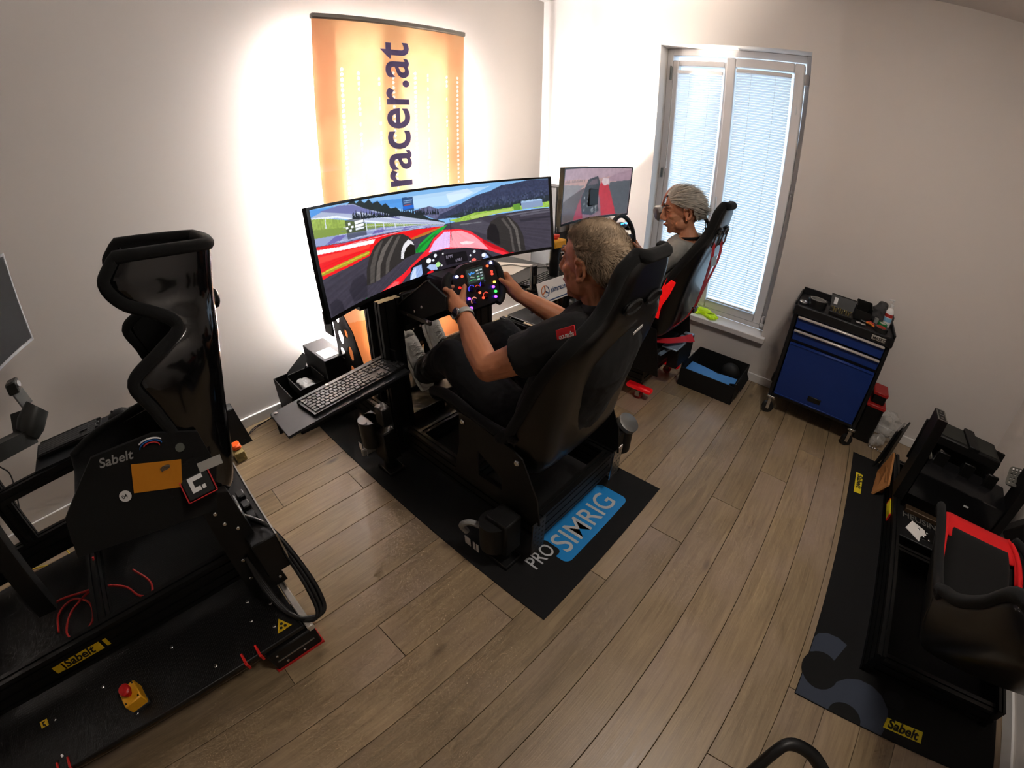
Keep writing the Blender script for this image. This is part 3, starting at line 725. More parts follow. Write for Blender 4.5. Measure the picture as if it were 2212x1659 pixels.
for i in range(4):
    for j in range(2): cv.rect(.56+.22*j, .18+.19*i, .72+.22*j, .27+.19*i, ('#9fb0b4', '#6fae86', '#7f8f98', '#b8c0c4')[(i+j) % 4])
cv.stroke([(.12, .75), (.2, .62), (.28, .78), (.38, .66), (.46, .72)], .05, '#3f8fe0'); cv.stroke([(.1, .25), (.3, .3), (.5, .22)], .05, '#3c9a5a'); cv.stroke([(.2, .5), (.4, .42)], .05, '#8a9a92')
def onw(u, v): 
    return [(MWh @ Vector((0, 0, 0)))[k]+0*u for k in range(3)]
def wheel_fn(u, v, x0=-.042, x1=.042, y0=.018, y1=.075, z=.0140):
    o = MWh.translation; X = MWh.col[0].to_3d(); Y = MWh.col[1].to_3d(); Z = MWh.col[2].to_3d()
    a = x0+u*(x1-x0); b_ = y0+v*(y1-y0); return [o[k]+X[k]*a+Y[k]*b_+Z[k]*z for k in range(3)]
cv.mesh('display', wheel_fn, attr_mat('wheel_display', .42, .2), wh)
MB(MWh).box((0, .047, .0115), (.096, .07, .003), .001).build('display_bezel', GLB, wh)
btn = [(-.088, .062, '#9aa0ff', 5), (-.064, .058, '#d0331f', 1.2), (.068, .07, '#e0502a', 1.0), (.09, .078, '#8f96ff', 5), (-.085, .02, '#d21a16', 1.0), (-.06, .018, '#d21a16', .8), (.085, .035, '#e03a2a', .8), (.085, .045, '#e03a2a', .6), (.09, .002, '#ffb23a', 1.5), (.08, -.015, '#6a2cff', 4), (.088, -.035, '#27c23a', 2), (.083, -.055, '#5a22ff', 5), (-.052, -.03, '#5a22ff', 5), (-.05, -.066, '#5a22ff', 5), (.005, -.02, '#e05a3a', .8), (.018, -.044, '#e0402a', .8)]
for i, (x_, y_, c_, e_) in enumerate(btn):
    MB(MWh).cyl((x_, y_, .010), (x_, y_, .017), .0052, .0045, n=10).build('button', mat('led_'+c_+str(e_), c_, .4, emit=c_, es=e_), wh)
for x_, y_, c_ in ((-.03, .002, '#3a36d8'), (.03, .008, '#3a36d8'), (.0, -.005, '#8a2a1c'), (-.028, -.045, '#b06a58'), (.035, -.04, '#a03024')):
    k = MB(MWh).cyl((x_, y_, .010), (x_, y_, .028), .011, .009, n=12).build('rotary_knob', PLB, wh)
    pts = [(x_+.0145*math.cos(R(a)), y_+.0145*math.sin(R(a)), .012) for a in range(-40, 220, 20)]
    MB(MWh).tube(pts, .0014, 5).build('dial_ring', mat('dial_'+c_, c_, .4, emit=c_, es=.9), k)
for k in range(8): MB(MWh).cyl((-.035+.01*k, .086, .010), (-.035+.01*k, .086, .0125), .003, n=8).build('shift_light', PLB, wh)
# cable, tray
tz = .6
tray = add((lambda b: b.poly([(.990, -2.708, tz-.012), (1.169, -2.708, tz-.012), (1.117, -2.166, tz-.012), (.913, -2.166, tz-.012)], (0, 0, .010)) or b)(MB()), 'keyboard_tray', mat('tray_black', '#1b1d20', .5, .1))
MB().bar((1.01, -2.70, tz-.05), (.985, -2.5, tz-.05), .006, .07).bar((1.06, -2.60, tz-.04), (1.05, -2.17, tz-.04), .05, .05).build('tray_bracket', BLK, tray)
bolts(tray, [(1.005, -2.69, tz-.002), (.968, -2.46, tz-.002), (.94, -2.23, tz-.002)], (0, 0, 1), .008)
# seat
ROWS1 = [(.50, .490, .235, .05), (.40, .482, .245, .085), (.27, .430, .25, .12), (.12, .385, .252, .165), (.015, .385, .255, .185), (-.045, .46, .255, .17), (-.072, .59, .255, .13), (-.105, .75, .258, .09), (-.137, .87, .262, .055), (-.155, .94, .235, .035), (-.170, .995, .170, .03), (-.187, 1.06, .14, .03), (-.20, 1.12, .122, .03), (-.208, 1.165, .078, .02)]
MS1 = TR((1.72, YC, 0), PI)
seat1 = bucket_seat(rig, MS1, ROWS1, mat('seat_shell_satin', '#070707', .35, coat=.15), FAB, FAB, .02)
for s in (-1, 1):
    b = MB(frame((0, YC+s*.268, 0), (1, 0, 0), z=(0, -1, 0)))
    b.plate([(1.36, .24), (1.80, .24), (1.78, .36), (1.71, .50), (1.66, .52), (1.46, .545), (1.41, .545), (1.40, .40)], .006, [[(1.50, .30), (1.62, .30), (1.62, .36), (1.50, .42)]])
    br = add(b, 'seat_bracket', BLK)
    if s < 0: bolts(br, [(1.431, YC-.272, .515), (1.691, YC-.272, .478)], (0, -1, 0), .011, .008)
# red brand tag on the shoulder, white print below
tg = MB(frame((1.838, -2.176, .99), (.86, 0, .50), z=(-.25, -.92, .2))); tg.box((0, 0, 0), (.062, .026, .003), .001); tg = tg.build('brand_tag', mat('tag_red', '#c8121c', .5), seat1)
text('tag_lettering', 'sparco', frame((1.838+.024, -2.179, .99+.010), (-.86, 0, -.50), z=(-.25, -.92, .2)), .018, WHT, seat1, bold=.02)
MB().lathe([(.038, 0), (.036, .006)], (1.838, -1.865, .735), (.97, .05, -.2), n=24).build('round_cap', PLB, seat1)
MB(frame((1.886, -1.86, .915), (.1, .9, .3), z=(.96, 0, -.25))).box((0, 0, 0), (.05, .012, .002)).build('slot_glint', WHT, seat1)  # white sliver put in as the glint at the belt slot edge
keyboard(frame((1.047, -2.378, tz-.0015), (-.115, .993, 0), z=(0, 0, 1)), 'black keyboard on the tray of the centre rig')

# ------------------------------------------------------------------ curved monitor of the centre rig
mon = thing('curved_monitor', 'wide curved monitor showing a red race car on track', 'monitor', (.95, -1.86, .9))
MP = dict(c=(.9504, -1.8636, 1.0776), yaw=.0565, tilt=.1097, w=1.3062, h=.3647, r=1.3314)
def mon_pt(u, v, d=0.0):
    """u, v in -.5..+.5; d metres towards the viewer"""
    th = MP['w']*u/MP['r']; lx = MP['r']-(MP['r']-d)*np.cos(th); ly = (MP['r']-d)*np.sin(th); lz = v*MP['h']
    ct, st_ = math.cos(MP['tilt']), math.sin(MP['tilt']); x = lx*ct-lz*st_; z = lx*st_+lz*ct
    cy_, sy_ = math.cos(MP['yaw']), math.sin(MP['yaw'])
    return MP['c'][0]+x*cy_-ly*sy_, MP['c'][1]+x*sy_+ly*cy_, MP['c'][2]+z
def curved_slab(u0, u1, v0, v1, d0, d1, n=24):
    b = MB(); rings = []
    for i in range(n+1):
        u = u0+(u1-u0)*i/n; rings.append([Vector(mon_pt(u, v, d)) for v, d in ((v0, d0), (v1, d0), (v1, d1), (v0, d1))])
    return b.loft(rings)
curved_slab(-.5, .5, -.5, .5, -.012, 0).build('housing', PLB, mon); curved_slab(-.30, .30, -.40, .40, -.04, -.012).build('rear_cover', PLB, mon)
bz = .0035
for nm, a in (('bezel', (-.5, .5, .474, .5)), ('bezel', (-.5, .5, -.5, -.462)), ('bezel', (-.5, -.488, -.462, .474)), ('bezel', (.488, .5, -.462, .474))):
    curved_slab(a[0], a[1], a[2], a[3], 0, bz).build(nm, mat('bezel_black', '#0a0a0b', .3), mon)
PIC = [('#7fb4e6', [(-0.0, 1.0), (1.0, 1.0), (0.997, 0.582), (0.536, 0.551), (0.179, 0.776), (-0.006, 0.873)]),
('#4f93dc', [(-0.0, 1.0), (0.391, 0.939), (0.382, 0.812), (0.22, 0.965), (0.127, 0.957), (-0.003, 0.925)]),
('#aed0ee', [(0.397, 0.948), (0.662, 0.95), (0.748, 0.959), (0.662, 0.857), (0.557, 0.774), (0.448, 0.794), (0.394, 0.806)]),
('#c9dff2', [(0.559, 0.918), (0.65, 0.955), (0.674, 0.899), (0.619, 0.828), (0.57, 0.805)]),
('#5b5d7d', [(0.412, 0.776), (0.448, 0.794), (0.485, 0.801), (0.514, 0.756), (0.557, 0.747), (0.612, 0.776), (0.63, 0.685), (0.598, 0.626), (0.506, 0.625)]),
('#333a55', [(0.525, 0.682), (0.569, 0.714), (0.612, 0.763), (0.661, 0.829), (0.698, 0.862), (0.747, 0.891), (0.797, 0.953), (0.846, 0.967), (0.907, 0.995), (1.0, 1.0), (1.0, 0.674), (0.845, 0.642), (0.721, 0.623), (0.598, 0.608), (0.506, 0.625)]),
('#252f38', [(0.537, 0.637), (0.598, 0.653), (0.66, 0.689), (0.753, 0.697), (0.845, 0.711), (0.938, 0.752), (1.0, 0.766), (1.0, 0.663), (0.845, 0.636), (0.697, 0.619), (0.598, 0.597)]),
('#8fb548', [(0.561, 0.587), (0.61, 0.598), (0.672, 0.631), (0.752, 0.629), (0.845, 0.642), (0.889, 0.652), (1.0, 0.674), (1.0, 0.592), (0.895, 0.594), (0.783, 0.581), (0.659, 0.548), (0.597, 0.538)]),
('#a9c264', [(0.647, 0.592), (0.721, 0.608), (0.833, 0.626), (0.845, 0.592), (0.746, 0.574), (0.659, 0.554)]),
('#5f8f35', [(0.839, 0.67), (0.87, 0.683), (0.873, 0.592), (0.845, 0.588)]),
('#7f93b4', [(0.876, 0.691), (0.923, 0.69), (0.969, 0.713), (0.972, 0.61), (0.879, 0.596)]),
('#9cb8d8', [(0.876, 0.711), (0.963, 0.723), (0.969, 0.7), (0.877, 0.684)]),
('#1f2a2c', [(0.151, 0.984), (0.176, 1.019), (0.186, 0.976), (0.204, 1.007), (0.22, 0.962), (0.239, 0.994), (0.252, 0.945), (0.273, 0.961), (0.289, 0.904), (0.304, 0.923), (0.323, 0.853), (0.344, 0.858), (0.364, 0.792), (0.394, 0.789), (0.417, 0.734), (0.447, 0.725), (0.476, 0.66), (0.512, 0.622), (0.542, 0.574), (0.542, 0.551), (0.355, 0.686), (0.218, 0.874)]),
('#a9b2cc', [(-0.003, 0.925), (0.059, 0.971), (0.117, 0.992), (0.174, 0.975), (0.219, 0.904), (0.357, 0.751), (0.542, 0.569), (0.542, 0.544), (0.355, 0.658), (0.214, 0.761), (0.124, 0.854), (0.056, 0.897)]),
('#6f72a8', [(0.037, 0.967), (0.117, 0.987), (0.174, 0.968), (0.252, 0.857), (0.356, 0.727), (0.356, 0.707), (0.24, 0.822), (0.126, 0.907)]),
('#dfe6f2', [(-0.003, 0.927), (0.102, 0.896), (0.215, 0.786), (0.355, 0.665), (0.355, 0.655), (0.214, 0.768), (0.101, 0.877), (-0.004, 0.909)]),
('#c3cbe0', [(0.183, 0.894), (0.356, 0.714), (0.356, 0.701), (0.182, 0.872)]),
('#8fa64a', [(-0.0, 0.917), (0.056, 0.894), (0.123, 0.845), (0.214, 0.756), (0.523, 0.554), (0.532, 0.535), (0.295, 0.671), (0.211, 0.675), (0.118, 0.703), (-0.002, 0.739)]),
('#7a9040', [(0.002, 0.82), (0.121, 0.771), (0.213, 0.723), (0.295, 0.684), (0.295, 0.671), (0.211, 0.675), (0.118, 0.703), (-0.002, 0.739)]),
('#8f9ac2', [(-0.002, 0.743), (0.13, 0.703), (0.295, 0.668), (0.536, 0.545), (0.535, 0.529), (0.293, 0.601), (0.115, 0.63), (-0.002, 0.672)]),
('#6a63a6', [(0.04, 0.659), (0.092, 0.645), (0.129, 0.695), (0.083, 0.709)]),
('#6a63a6', [(0.227, 0.623), (0.275, 0.614), (0.297, 0.659), (0.253, 0.67)]),
('#6a63a6', [(0.353, 0.586), (0.383, 0.576), (0.402, 0.608), (0.372, 0.623)]),
('#6a63a6', [(0.456, 0.554), (0.474, 0.55), (0.484, 0.567), (0.466, 0.577)]),
('#e0131a', [(-0.001, 0.666), (0.115, 0.624), (0.293, 0.592), (0.474, 0.543), (0.538, 0.531), (0.529, 0.518), (0.46, 0.473), (0.399, 0.463), (0.349, 0.432), (0.245, 0.433), (0.128, 0.383), (0.003, 0.368)]),
('#f2f0f5', [(-0.001, 0.638), (0.113, 0.593), (0.241, 0.57), (0.23, 0.531), (0.112, 0.559), (-0.001, 0.598)]),
('#ff3a30', [(0.0, 0.572), (0.111, 0.545), (0.218, 0.533), (0.211, 0.492), (0.109, 0.503), (0.0, 0.518)]),
('#9c8f24', [(0.003, 0.431), (0.107, 0.447), (0.21, 0.47), (0.205, 0.431), (0.104, 0.405), (0.003, 0.399)]),
('#c9b830', [(0.003, 0.427), (0.106, 0.436), (0.21, 0.459), (0.209, 0.447), (0.105, 0.425), (0.003, 0.417)]),
('#b06a28', [(0.387, 0.471), (0.461, 0.507), (0.523, 0.526), (0.529, 0.518), (0.46, 0.473), (0.399, 0.454)]),
('#3a3642', [(0.004, 0.353), (0.127, 0.376), (0.201, 0.392), (0.348, 0.399), (0.46, 0.473), (0.535, 0.524), (0.548, 0.553), (0.628, 0.545), (0.783, 0.558), (1.0, 0.571), (1.0, 0.0), (0.844, -0.051), (0.488, -0.031), (-0.003, -0.003)]),
('#46434f', [(0.548, 0.553), (0.628, 0.545), (0.696, 0.53), (0.745, 0.439), (0.719, 0.316), (0.645, 0.414), (0.584, 0.468)]),
('#55535f', [(0.87, 0.523), (1.001, 0.54), (1.001, 0.516), (0.87, 0.493)]),
('#62606c', [(0.808, 0.538), (1.0, 0.567), (1.0, 0.553), (0.808, 0.518)]),
('#2c2a35', [(0.864, 0.455), (1.001, 0.468), (1.001, 0.437), (0.87, 0.413)]),
('#6a6a72', [(0.603, 0.516), (0.696, 0.501), (0.699, 0.488), (0.606, 0.5)]),
('#2c2933', [(0.098, 0.161), (0.121, 0.241), (0.171, 0.265), (0.179, 0.164), (0.169, 0.02), (0.109, 0.028)]),
('#2c2933', [(0.009, 0.123), (0.041, 0.14), (0.062, 0.085), (0.063, -0.004), (0.007, 0.012)]),
('#149c33', [(0.4, 0.291), (0.421, 0.378), (0.473, 0.465), (0.523, 0.522), (0.551, 0.538), (0.528, 0.483), (0.491, 0.435), (0.438, 0.278)]),
('#0c7a26', [(0.4, 0.324), (0.447, 0.394), (0.491, 0.461), (0.497, 0.449), (0.44, 0.356), (0.407, 0.285)]),
('#17913a', [(0.131, -0.036), (0.165, 0.008), (0.166, -0.04), (0.142, -0.066)]),
('#e8202c', [(0.166, -0.047), (0.248, 0.012), (0.339, 0.103), (0.392, 0.193), (0.457, 0.308), (0.472, 0.252), (0.397, 0.137), (0.337, 0.037), (0.295, -0.072), (0.206, -0.063)]),
('#ff5a5f', [(0.207, -0.048), (0.293, 0.047), (0.312, 0.028), (0.297, -0.04)]),
('#ee2a3a', [(0.444, 0.256), (0.484, 0.404), (0.528, 0.483), (0.596, 0.457), (0.645, 0.405), (0.694, 0.272), (0.769, 0.112), (0.835, -0.009), (0.793, -0.026), (0.718, 0.102), (0.624, 0.196), (0.525, 0.246)]),
('#d9b6e6', [(0.456, 0.25), (0.486, 0.367), (0.534, 0.457), (0.559, 0.446), (0.55, 0.25), (0.518, 0.25)]),
('#f59aa6', [(0.55, 0.25), (0.562, 0.444), (0.608, 0.431), (0.657, 0.341), (0.694, 0.214), (0.718, 0.112), (0.624, 0.196)]),
('#ffd9dc', [(0.594, 0.28), (0.625, 0.283), (0.663, 0.248), (0.643, 0.23), (0.606, 0.25)]),
('#b80f1c', [(0.694, 0.272), (0.769, 0.112), (0.835, -0.009), (0.819, -0.021), (0.743, 0.107), (0.7, 0.211)]),
('#15121a', [(0.352, -0.067), (0.372, 0.133), (0.424, 0.202), (0.481, 0.237), (0.524, 0.235), (0.624, 0.191), (0.699, 0.118), (0.743, -0.031), (0.691, -0.047), (0.487, -0.049)]),
('#8fa8d8', [(0.353, -0.064), (0.366, 0.061), (0.384, 0.131), (0.419, 0.135), (0.419, 0.029), (0.398, -0.039), (0.394, -0.074)]),
('#c2d2f0', [(0.361, -0.02), (0.378, 0.101), (0.393, 0.114), (0.386, -0.027)]),
('#e01822', [(0.423, -0.059), (0.441, 0.019), (0.464, 0.03), (0.47, -0.025), (0.462, -0.054)]),
('#9fb2da', [(0.44, 0.082), (0.453, 0.107), (0.481, 0.084), (0.486, 0.016), (0.457, 0.031)]),
('#7f92c0', [(0.679, 0.0), (0.711, 0.018), (0.736, -0.027), (0.691, -0.041)]),
('#9fb2da', [(0.683, 0.066), (0.702, 0.077), (0.717, 0.014), (0.692, 0.017)]),
('#241f29', [(0.488, 0.114), (0.524, 0.228), (0.624, 0.185), (0.683, 0.124), (0.691, -0.037), (0.494, -0.04)]),
('#0c0a10', [(0.52, 0.18), (0.618, 0.157), (0.625, 0.019), (0.527, 0.037)]),
('#2b2827', [(0.174, 0.123), (0.185, 0.282), (0.208, 0.417), (0.235, 0.504), (0.267, 0.551), (0.316, 0.564), (0.358, 0.546), (0.384, 0.49), (0.4, 0.402), (0.399, 0.282), (0.363, 0.269), (0.318, 0.223), (0.279, 0.176), (0.215, 0.127)]),
('#4a4542', [(0.19, 0.13), (0.202, 0.297), (0.227, 0.432), (0.26, 0.524), (0.273, 0.535), (0.244, 0.417), (0.221, 0.28), (0.208, 0.126)]),
('#5d5753', [(0.215, 0.127), (0.231, 0.302), (0.264, 0.449), (0.309, 0.547), (0.319, 0.55), (0.278, 0.421), (0.245, 0.273), (0.234, 0.132)]),
('#4f4a47', [(0.26, 0.162), (0.271, 0.298), (0.3, 0.42), (0.337, 0.541), (0.349, 0.535), (0.315, 0.409), (0.286, 0.285), (0.276, 0.179)]),
('#d8d6da', [(0.335, 0.275), (0.341, 0.354), (0.355, 0.427), (0.377, 0.47), (0.392, 0.434), (0.4, 0.385), (0.385, 0.413), (0.366, 0.385), (0.352, 0.328), (0.347, 0.265)]),
('#15130f', [(0.347, 0.265), (0.352, 0.328), (0.366, 0.385), (0.385, 0.408), (0.4, 0.376), (0.399, 0.282), (0.363, 0.269)]),
('#2b2828', [(0.716, 0.25), (0.719, 0.374), (0.739, 0.48), (0.777, 0.537), (0.82, 0.519), (0.854, 0.399), (0.876, 0.238), (0.884, -0.0), (0.809, 0.009), (0.775, 0.108)]),
('#151318', [(0.718, 0.258), (0.721, 0.373), (0.738, 0.452), (0.758, 0.433), (0.77, 0.329), (0.772, 0.15), (0.756, 0.158)]),
('#4d4846', [(0.783, 0.499), (0.795, 0.504), (0.826, 0.341), (0.835, 0.015), (0.825, 0.016), (0.817, 0.326)]),
('#5a5552', [(0.811, 0.507), (0.82, 0.499), (0.854, 0.329), (0.863, 0.01), (0.854, 0.009), (0.842, 0.314)])]
HUD = [('#23262e', [(0.13, 0.831), (0.208, 0.831), (0.211, 0.639), (0.13, 0.644)], 0.75),
('#e8ecf2', [(0.168, 0.801), (0.204, 0.803), (0.204, 0.775), (0.169, 0.771)], 1),
('#e8ecf2', [(0.168, 0.762), (0.204, 0.763), (0.203, 0.739), (0.168, 0.738)], 1),
('#dfe4ea', [(0.168, 0.732), (0.204, 0.729), (0.204, 0.711), (0.169, 0.714)], 1),
('#e8ecf2', [(0.142, 0.801), (0.151, 0.801), (0.151, 0.777), (0.142, 0.777)], 1),
('#e8ecf2', [(0.131, 0.767), (0.14, 0.767), (0.141, 0.746), (0.131, 0.746)], 1),
('#e8ecf2', [(0.153, 0.767), (0.162, 0.767), (0.162, 0.745), (0.153, 0.746)], 1),
('#e8ecf2', [(0.142, 0.733), (0.152, 0.732), (0.152, 0.711), (0.143, 0.712)], 1),
('#1c3f6e', [(0.373, 0.948), (0.418, 0.946), (0.418, 0.793), (0.374, 0.797)], 0.95),
('#1f62c8', [(0.374, 0.85), (0.418, 0.847), (0.418, 0.81), (0.374, 0.813)], 1),
('#8fb2dc', [(0.378, 0.915), (0.414, 0.914), (0.414, 0.904), (0.378, 0.905)], 0.8),
('#7f9cc0', [(0.378, 0.89), (0.411, 0.889), (0.411, 0.88), (0.378, 0.882)], 0.8),
('#a04a50', [(0.379, 0.865), (0.41, 0.862), (0.41, 0.853), (0.378, 0.855)], 0.8)]
DOTS = [(0.452, 0.152, 0.01, 0.03, '#e9ecf5'), (0.49, 0.076, 0.011, 0.031, '#a9dc8f'), (0.649, 0.007, 0.01, 0.029, '#ff6a62'), (0.483, 0.194, 0.007, 0.021, '#dfe2ea'), (0.472, 0.144, 0.005, 0.013, '#dfe2ea'), (0.505, 0.051, 0.004, 0.011, '#e2e2e2'), (0.655, 0.123, 0.006, 0.019, '#cfd2da'), (0.695, 0.048, 0.009, 0.027, '#e9eefa'), (0.636, 0.084, 0.004, 0.013, '#dfe2ea'), (0.633, 0.003, 0.004, 0.012, '#d2d2d2'), (0.488, -0.04, 0.005, 0.014, '#bfbfbf'), (0.517, 0.191, 0.003, 0.009, '#cfcfcf')]
POSTS = [[(0.055, 0.887), (0.053, 0.805)], [(0.215, 0.776), (0.213, 0.684)], [(0.249, 0.745), (0.249, 0.667)], [(0.284, 0.71), (0.284, 0.646)], [(0.331, 0.676), (0.332, 0.635)], [(0.367, 0.65), (0.368, 0.62)]]

cv = Canvas(640, 190, '#3a3642')
for c_, pts in PIC:
    mk = cv.mask(pts); cv.paint(mk, c_)
    if c_ in ('#333a55', '#252f38', '#8fa64a', '#8fb548', '#1f2a2c', '#5b5d7d'): cv.noise(.28, 60, mk)
    if c_ in ('#3a3642', '#46434f'): cv.noise(.1, 45, mk)
_vp = (.543, .554); _ang = np.arctan2((cv.V-_vp[1]), (cv.U-_vp[0])*3.4); _rd = np.random.default_rng(4)
_st = _rd.random(900); _k = ((_ang+PI)/(2*PI)*899); _i = _k.astype(int); _n = _st[_i]*(1-(_k-_i))+_st[np.minimum(_i+1, 899)]*(_k-_i)
_lo = (cv.V < .5)
cv.a *= np.where(_lo, .80+.40*_n, 1.0)[..., None]                       # speed streaks on the ground
cv.a[cv.V > .9] *= .92
for k in range(70):                                                     # conifers along the ridge
    u = .16+.36*k/70+.006*_rd.random(); v = .845-.62*(u-.16)*.62; h = .035+.05*_rd.random()
    cv.poly([(u-.004, v-.02), (u+.004, v-.02), (u, v+h)], '#18222a')
for k in range(9):                                                      # seat rows of the stand
    cv.stroke([(.06+.01*k, .60+.028*k), (.48, .565+.006*k)], .006, ('#dfe4f4', '#5f5f9a')[k % 2], a=.5, asp=3.58)
for k in range(260):                                                    # woods on the hills
    u = .62+.37*_rd.random(); v0 = .62+.32*(u-.62); v = v0+.12*_rd.random()
    cv.disc(u, v, .003, .014, ('#1c2634', '#4a5470', '#2a3448')[k % 3], a=.6)
for p in POSTS: cv.stroke(p, .012, '#cfd6e6', asp=3.58)
for c_, pts, a in HUD: cv.poly(pts, c_, a)
for u, v, ru, rv, c_ in DOTS: cv.disc(u, v, max(ru, .004), max(rv, .012), c_)
cv.stroke([(.563, .33), (.563, .60)], .008, '#1a1418', asp=3.58)
cv.mesh('screen_picture', lambda u, v: mon_pt(-.488+.976*u, -.462+.936*v, .002), attr_mat('screen_glow', .40, .25), mon)
def on_screen(s, t, d=.0026):
    a = mon_pt(-.488+.976*s, -.462+.936*t, d); e = mon_pt(-.488+.976*(s+.01), -.462+.936*t, d); f = mon_pt(-.488+.976*s, -.462+.936*(t+.01), d)
    return frame(a, Vector(e)-Vector(a), y=Vector(f)-Vector(a))
text('screen_digits', 'RPM', on_screen(.528, .115), .02, mat('dim_digit', '#55505c', .5, emit='#55505c', es=.8), mon, ext=.0002)
text('screen_digits', '6981', on_screen(.568, .045), .02, mat('dim_digit'), mon, ext=.0002)
MB().box((.80, -1.87, 1.03), (.05, .2, .2), .01).bar((.79, -1.87, 1.0), (.70, -1.87, .80), .08, .05).build('mount_arm', PLB, mon)
b = profile(MB(), (.70, -2.14, .78), (.70, -1.66, .78), .04, .08); b.build('mount_beam', BLKA, mon)
for y in (-2.06, -1.74): profile(MB(), (.70, y, .005), (.70, y, .74), .04, .08).build('mount_leg', BLKA, mon)
# ------------------------------------------------------------------ people
def skin_mat(key, col, spots=.05): 
    return mat(key, col, .5, spec=.35, var=spots, vscale=30, bump=.05, bscale=260, sss=.15)
SKIN1 = skin_mat('skin_tanned', '#b87a58'); SKIN2 = skin_mat('skin_warm', '#bb8263')
def limb(b, pts, radii, n=14, flat=None):
    """tapered limb with rounded ends through the points"""
    q = [(*p, r) for p, r in zip(pts, radii)]; cr = catmull(q, len(q)*6)
    b.tube([tuple(c[:3]) for c in cr], [max(float(c[3]), .002) for c in cr], n)
    b.ell(pts[0], radii[0], 10, 7); b.ell(pts[-1], radii[-1], 10, 7)
def ering(c, fw, hw, hd, n=20, lat=Vector((0, 1, 0))):
    c = Vector(c); fw = Vector(fw).normalized(); out = []
    for i in range(n):
        a = 2*PI*i/n; s, k = math.sin(a), math.cos(a); out.append(c+lat*hw*(abs(s)**.85)*(1 if s > 0 else -1)+fw*hd*(abs(k)**.9)*(1 if k > 0 else -1))
    return out
def head(b, M, female=False):
    old = b.M; b.M = M; e = b.ell
    e((-.014, 0, .026), (.102, .079, .098), 20, 14)          # cranium
    e((-.045, 0, -.005), (.066, .068, .075), 16, 10)
    e((.036, 0, -.035), (.062, .061, .092), 16, 12)         # face
    e((.052, 0, -.085), (.042, .042, .034), 12, 8)          # jaw
    e((.080, 0, -.104), (.018, .022, .016), 10, 8)          # chin
    for s in (-1, 1):
        e((.02, s*.050, -.068), (.042, .016, .030), 10, 8)   # jaw angle
        e((.056, s*.036, -.020), (.030, .026, .022), 10, 8)  # cheekbone
        e((.076, s*.026, .036), (.016, .028, .009), 10, 6)   # brow
        e((.078, s*.030, .012), (.012, .016, .010), 10, 6)   # eyelid mound
        e((.104, s*.011, -.037), (.011, .008, .008), 8, 6)   # nostril
        for k in range(7):                                   # ear rim
            a = R(-100+k*38); e((-.012+.019*math.cos(a+PI)*.9, s*(.080+.006*(k % 2)*0+.005*abs(math.sin(a))), -.010+.030*math.sin(a)), (.008, .007, .010), 8, 6)
        e((-.004, s*.077, -.016), (.012, .007, .022), 8, 6); e((-.003, s*.080, -.040), (.008, .006, .009), 8, 6)
    b.tube([(.094, 0, .032), (.104, 0, .004), (.118, 0, -.024), (.114, 0, -.036)], [.008, .010, .013, .012], 10)
    e((.116, 0, -.028), .0125, 10, 8)
    e((.098, 0, -.060), (.012, .022, .005), 10, 6); e((.094, 0, -.073), (.012, .020, .006), 10, 6)
    b.M = old
def face_parts(parent, M, iris='#4a3a2a', brow='#4a3524', lips='#9a5a4c', closed=False):
    for s in (-1, 1):
        if not closed:
            MB(M).ell((.0815, s*.030, .012), (.0105, .0125, .0075), 12, 8).build('eye', mat('eye_white', '#d8d2cc', .2), parent)
            MB(M).ell((.0910, s*.031, .011), (.0022, .0055, .0055), 10, 6).build('iris', mat('iris_'+iris, iris, .2), parent)
        pts = [(.0935, s*.012, .039), (.0895, s*.028, .044), (.076, s*.046, .040)]
        MB(M).tube([tuple(x) for x in catmull(pts, 8)], .0042, 6).build('eyebrow', mat('brow_'+brow, brow, .8), parent)
        pts = [(.0895, s*.018, .013), (.0905, s*.030, .014), (.083, s*.043, .011)]
        MB(M).tube([tuple(x) for x in catmull(pts, 8)], .0016, 5).build('eyelash', mat('lash', '#20150f', .7), parent)
    MB(M).tube([tuple(x) for x in catmull([(.094, -.022, -.066), (.108, -.008, -.064), (.1085, 0, -.0655), (.108, .008, -.064), (.094, .022, -.066)], 14)], [.002+.003*math.sin(PI*i/14) for i in range(15)], 6).build('lips', mat('lips_'+lips, lips, .45), parent)
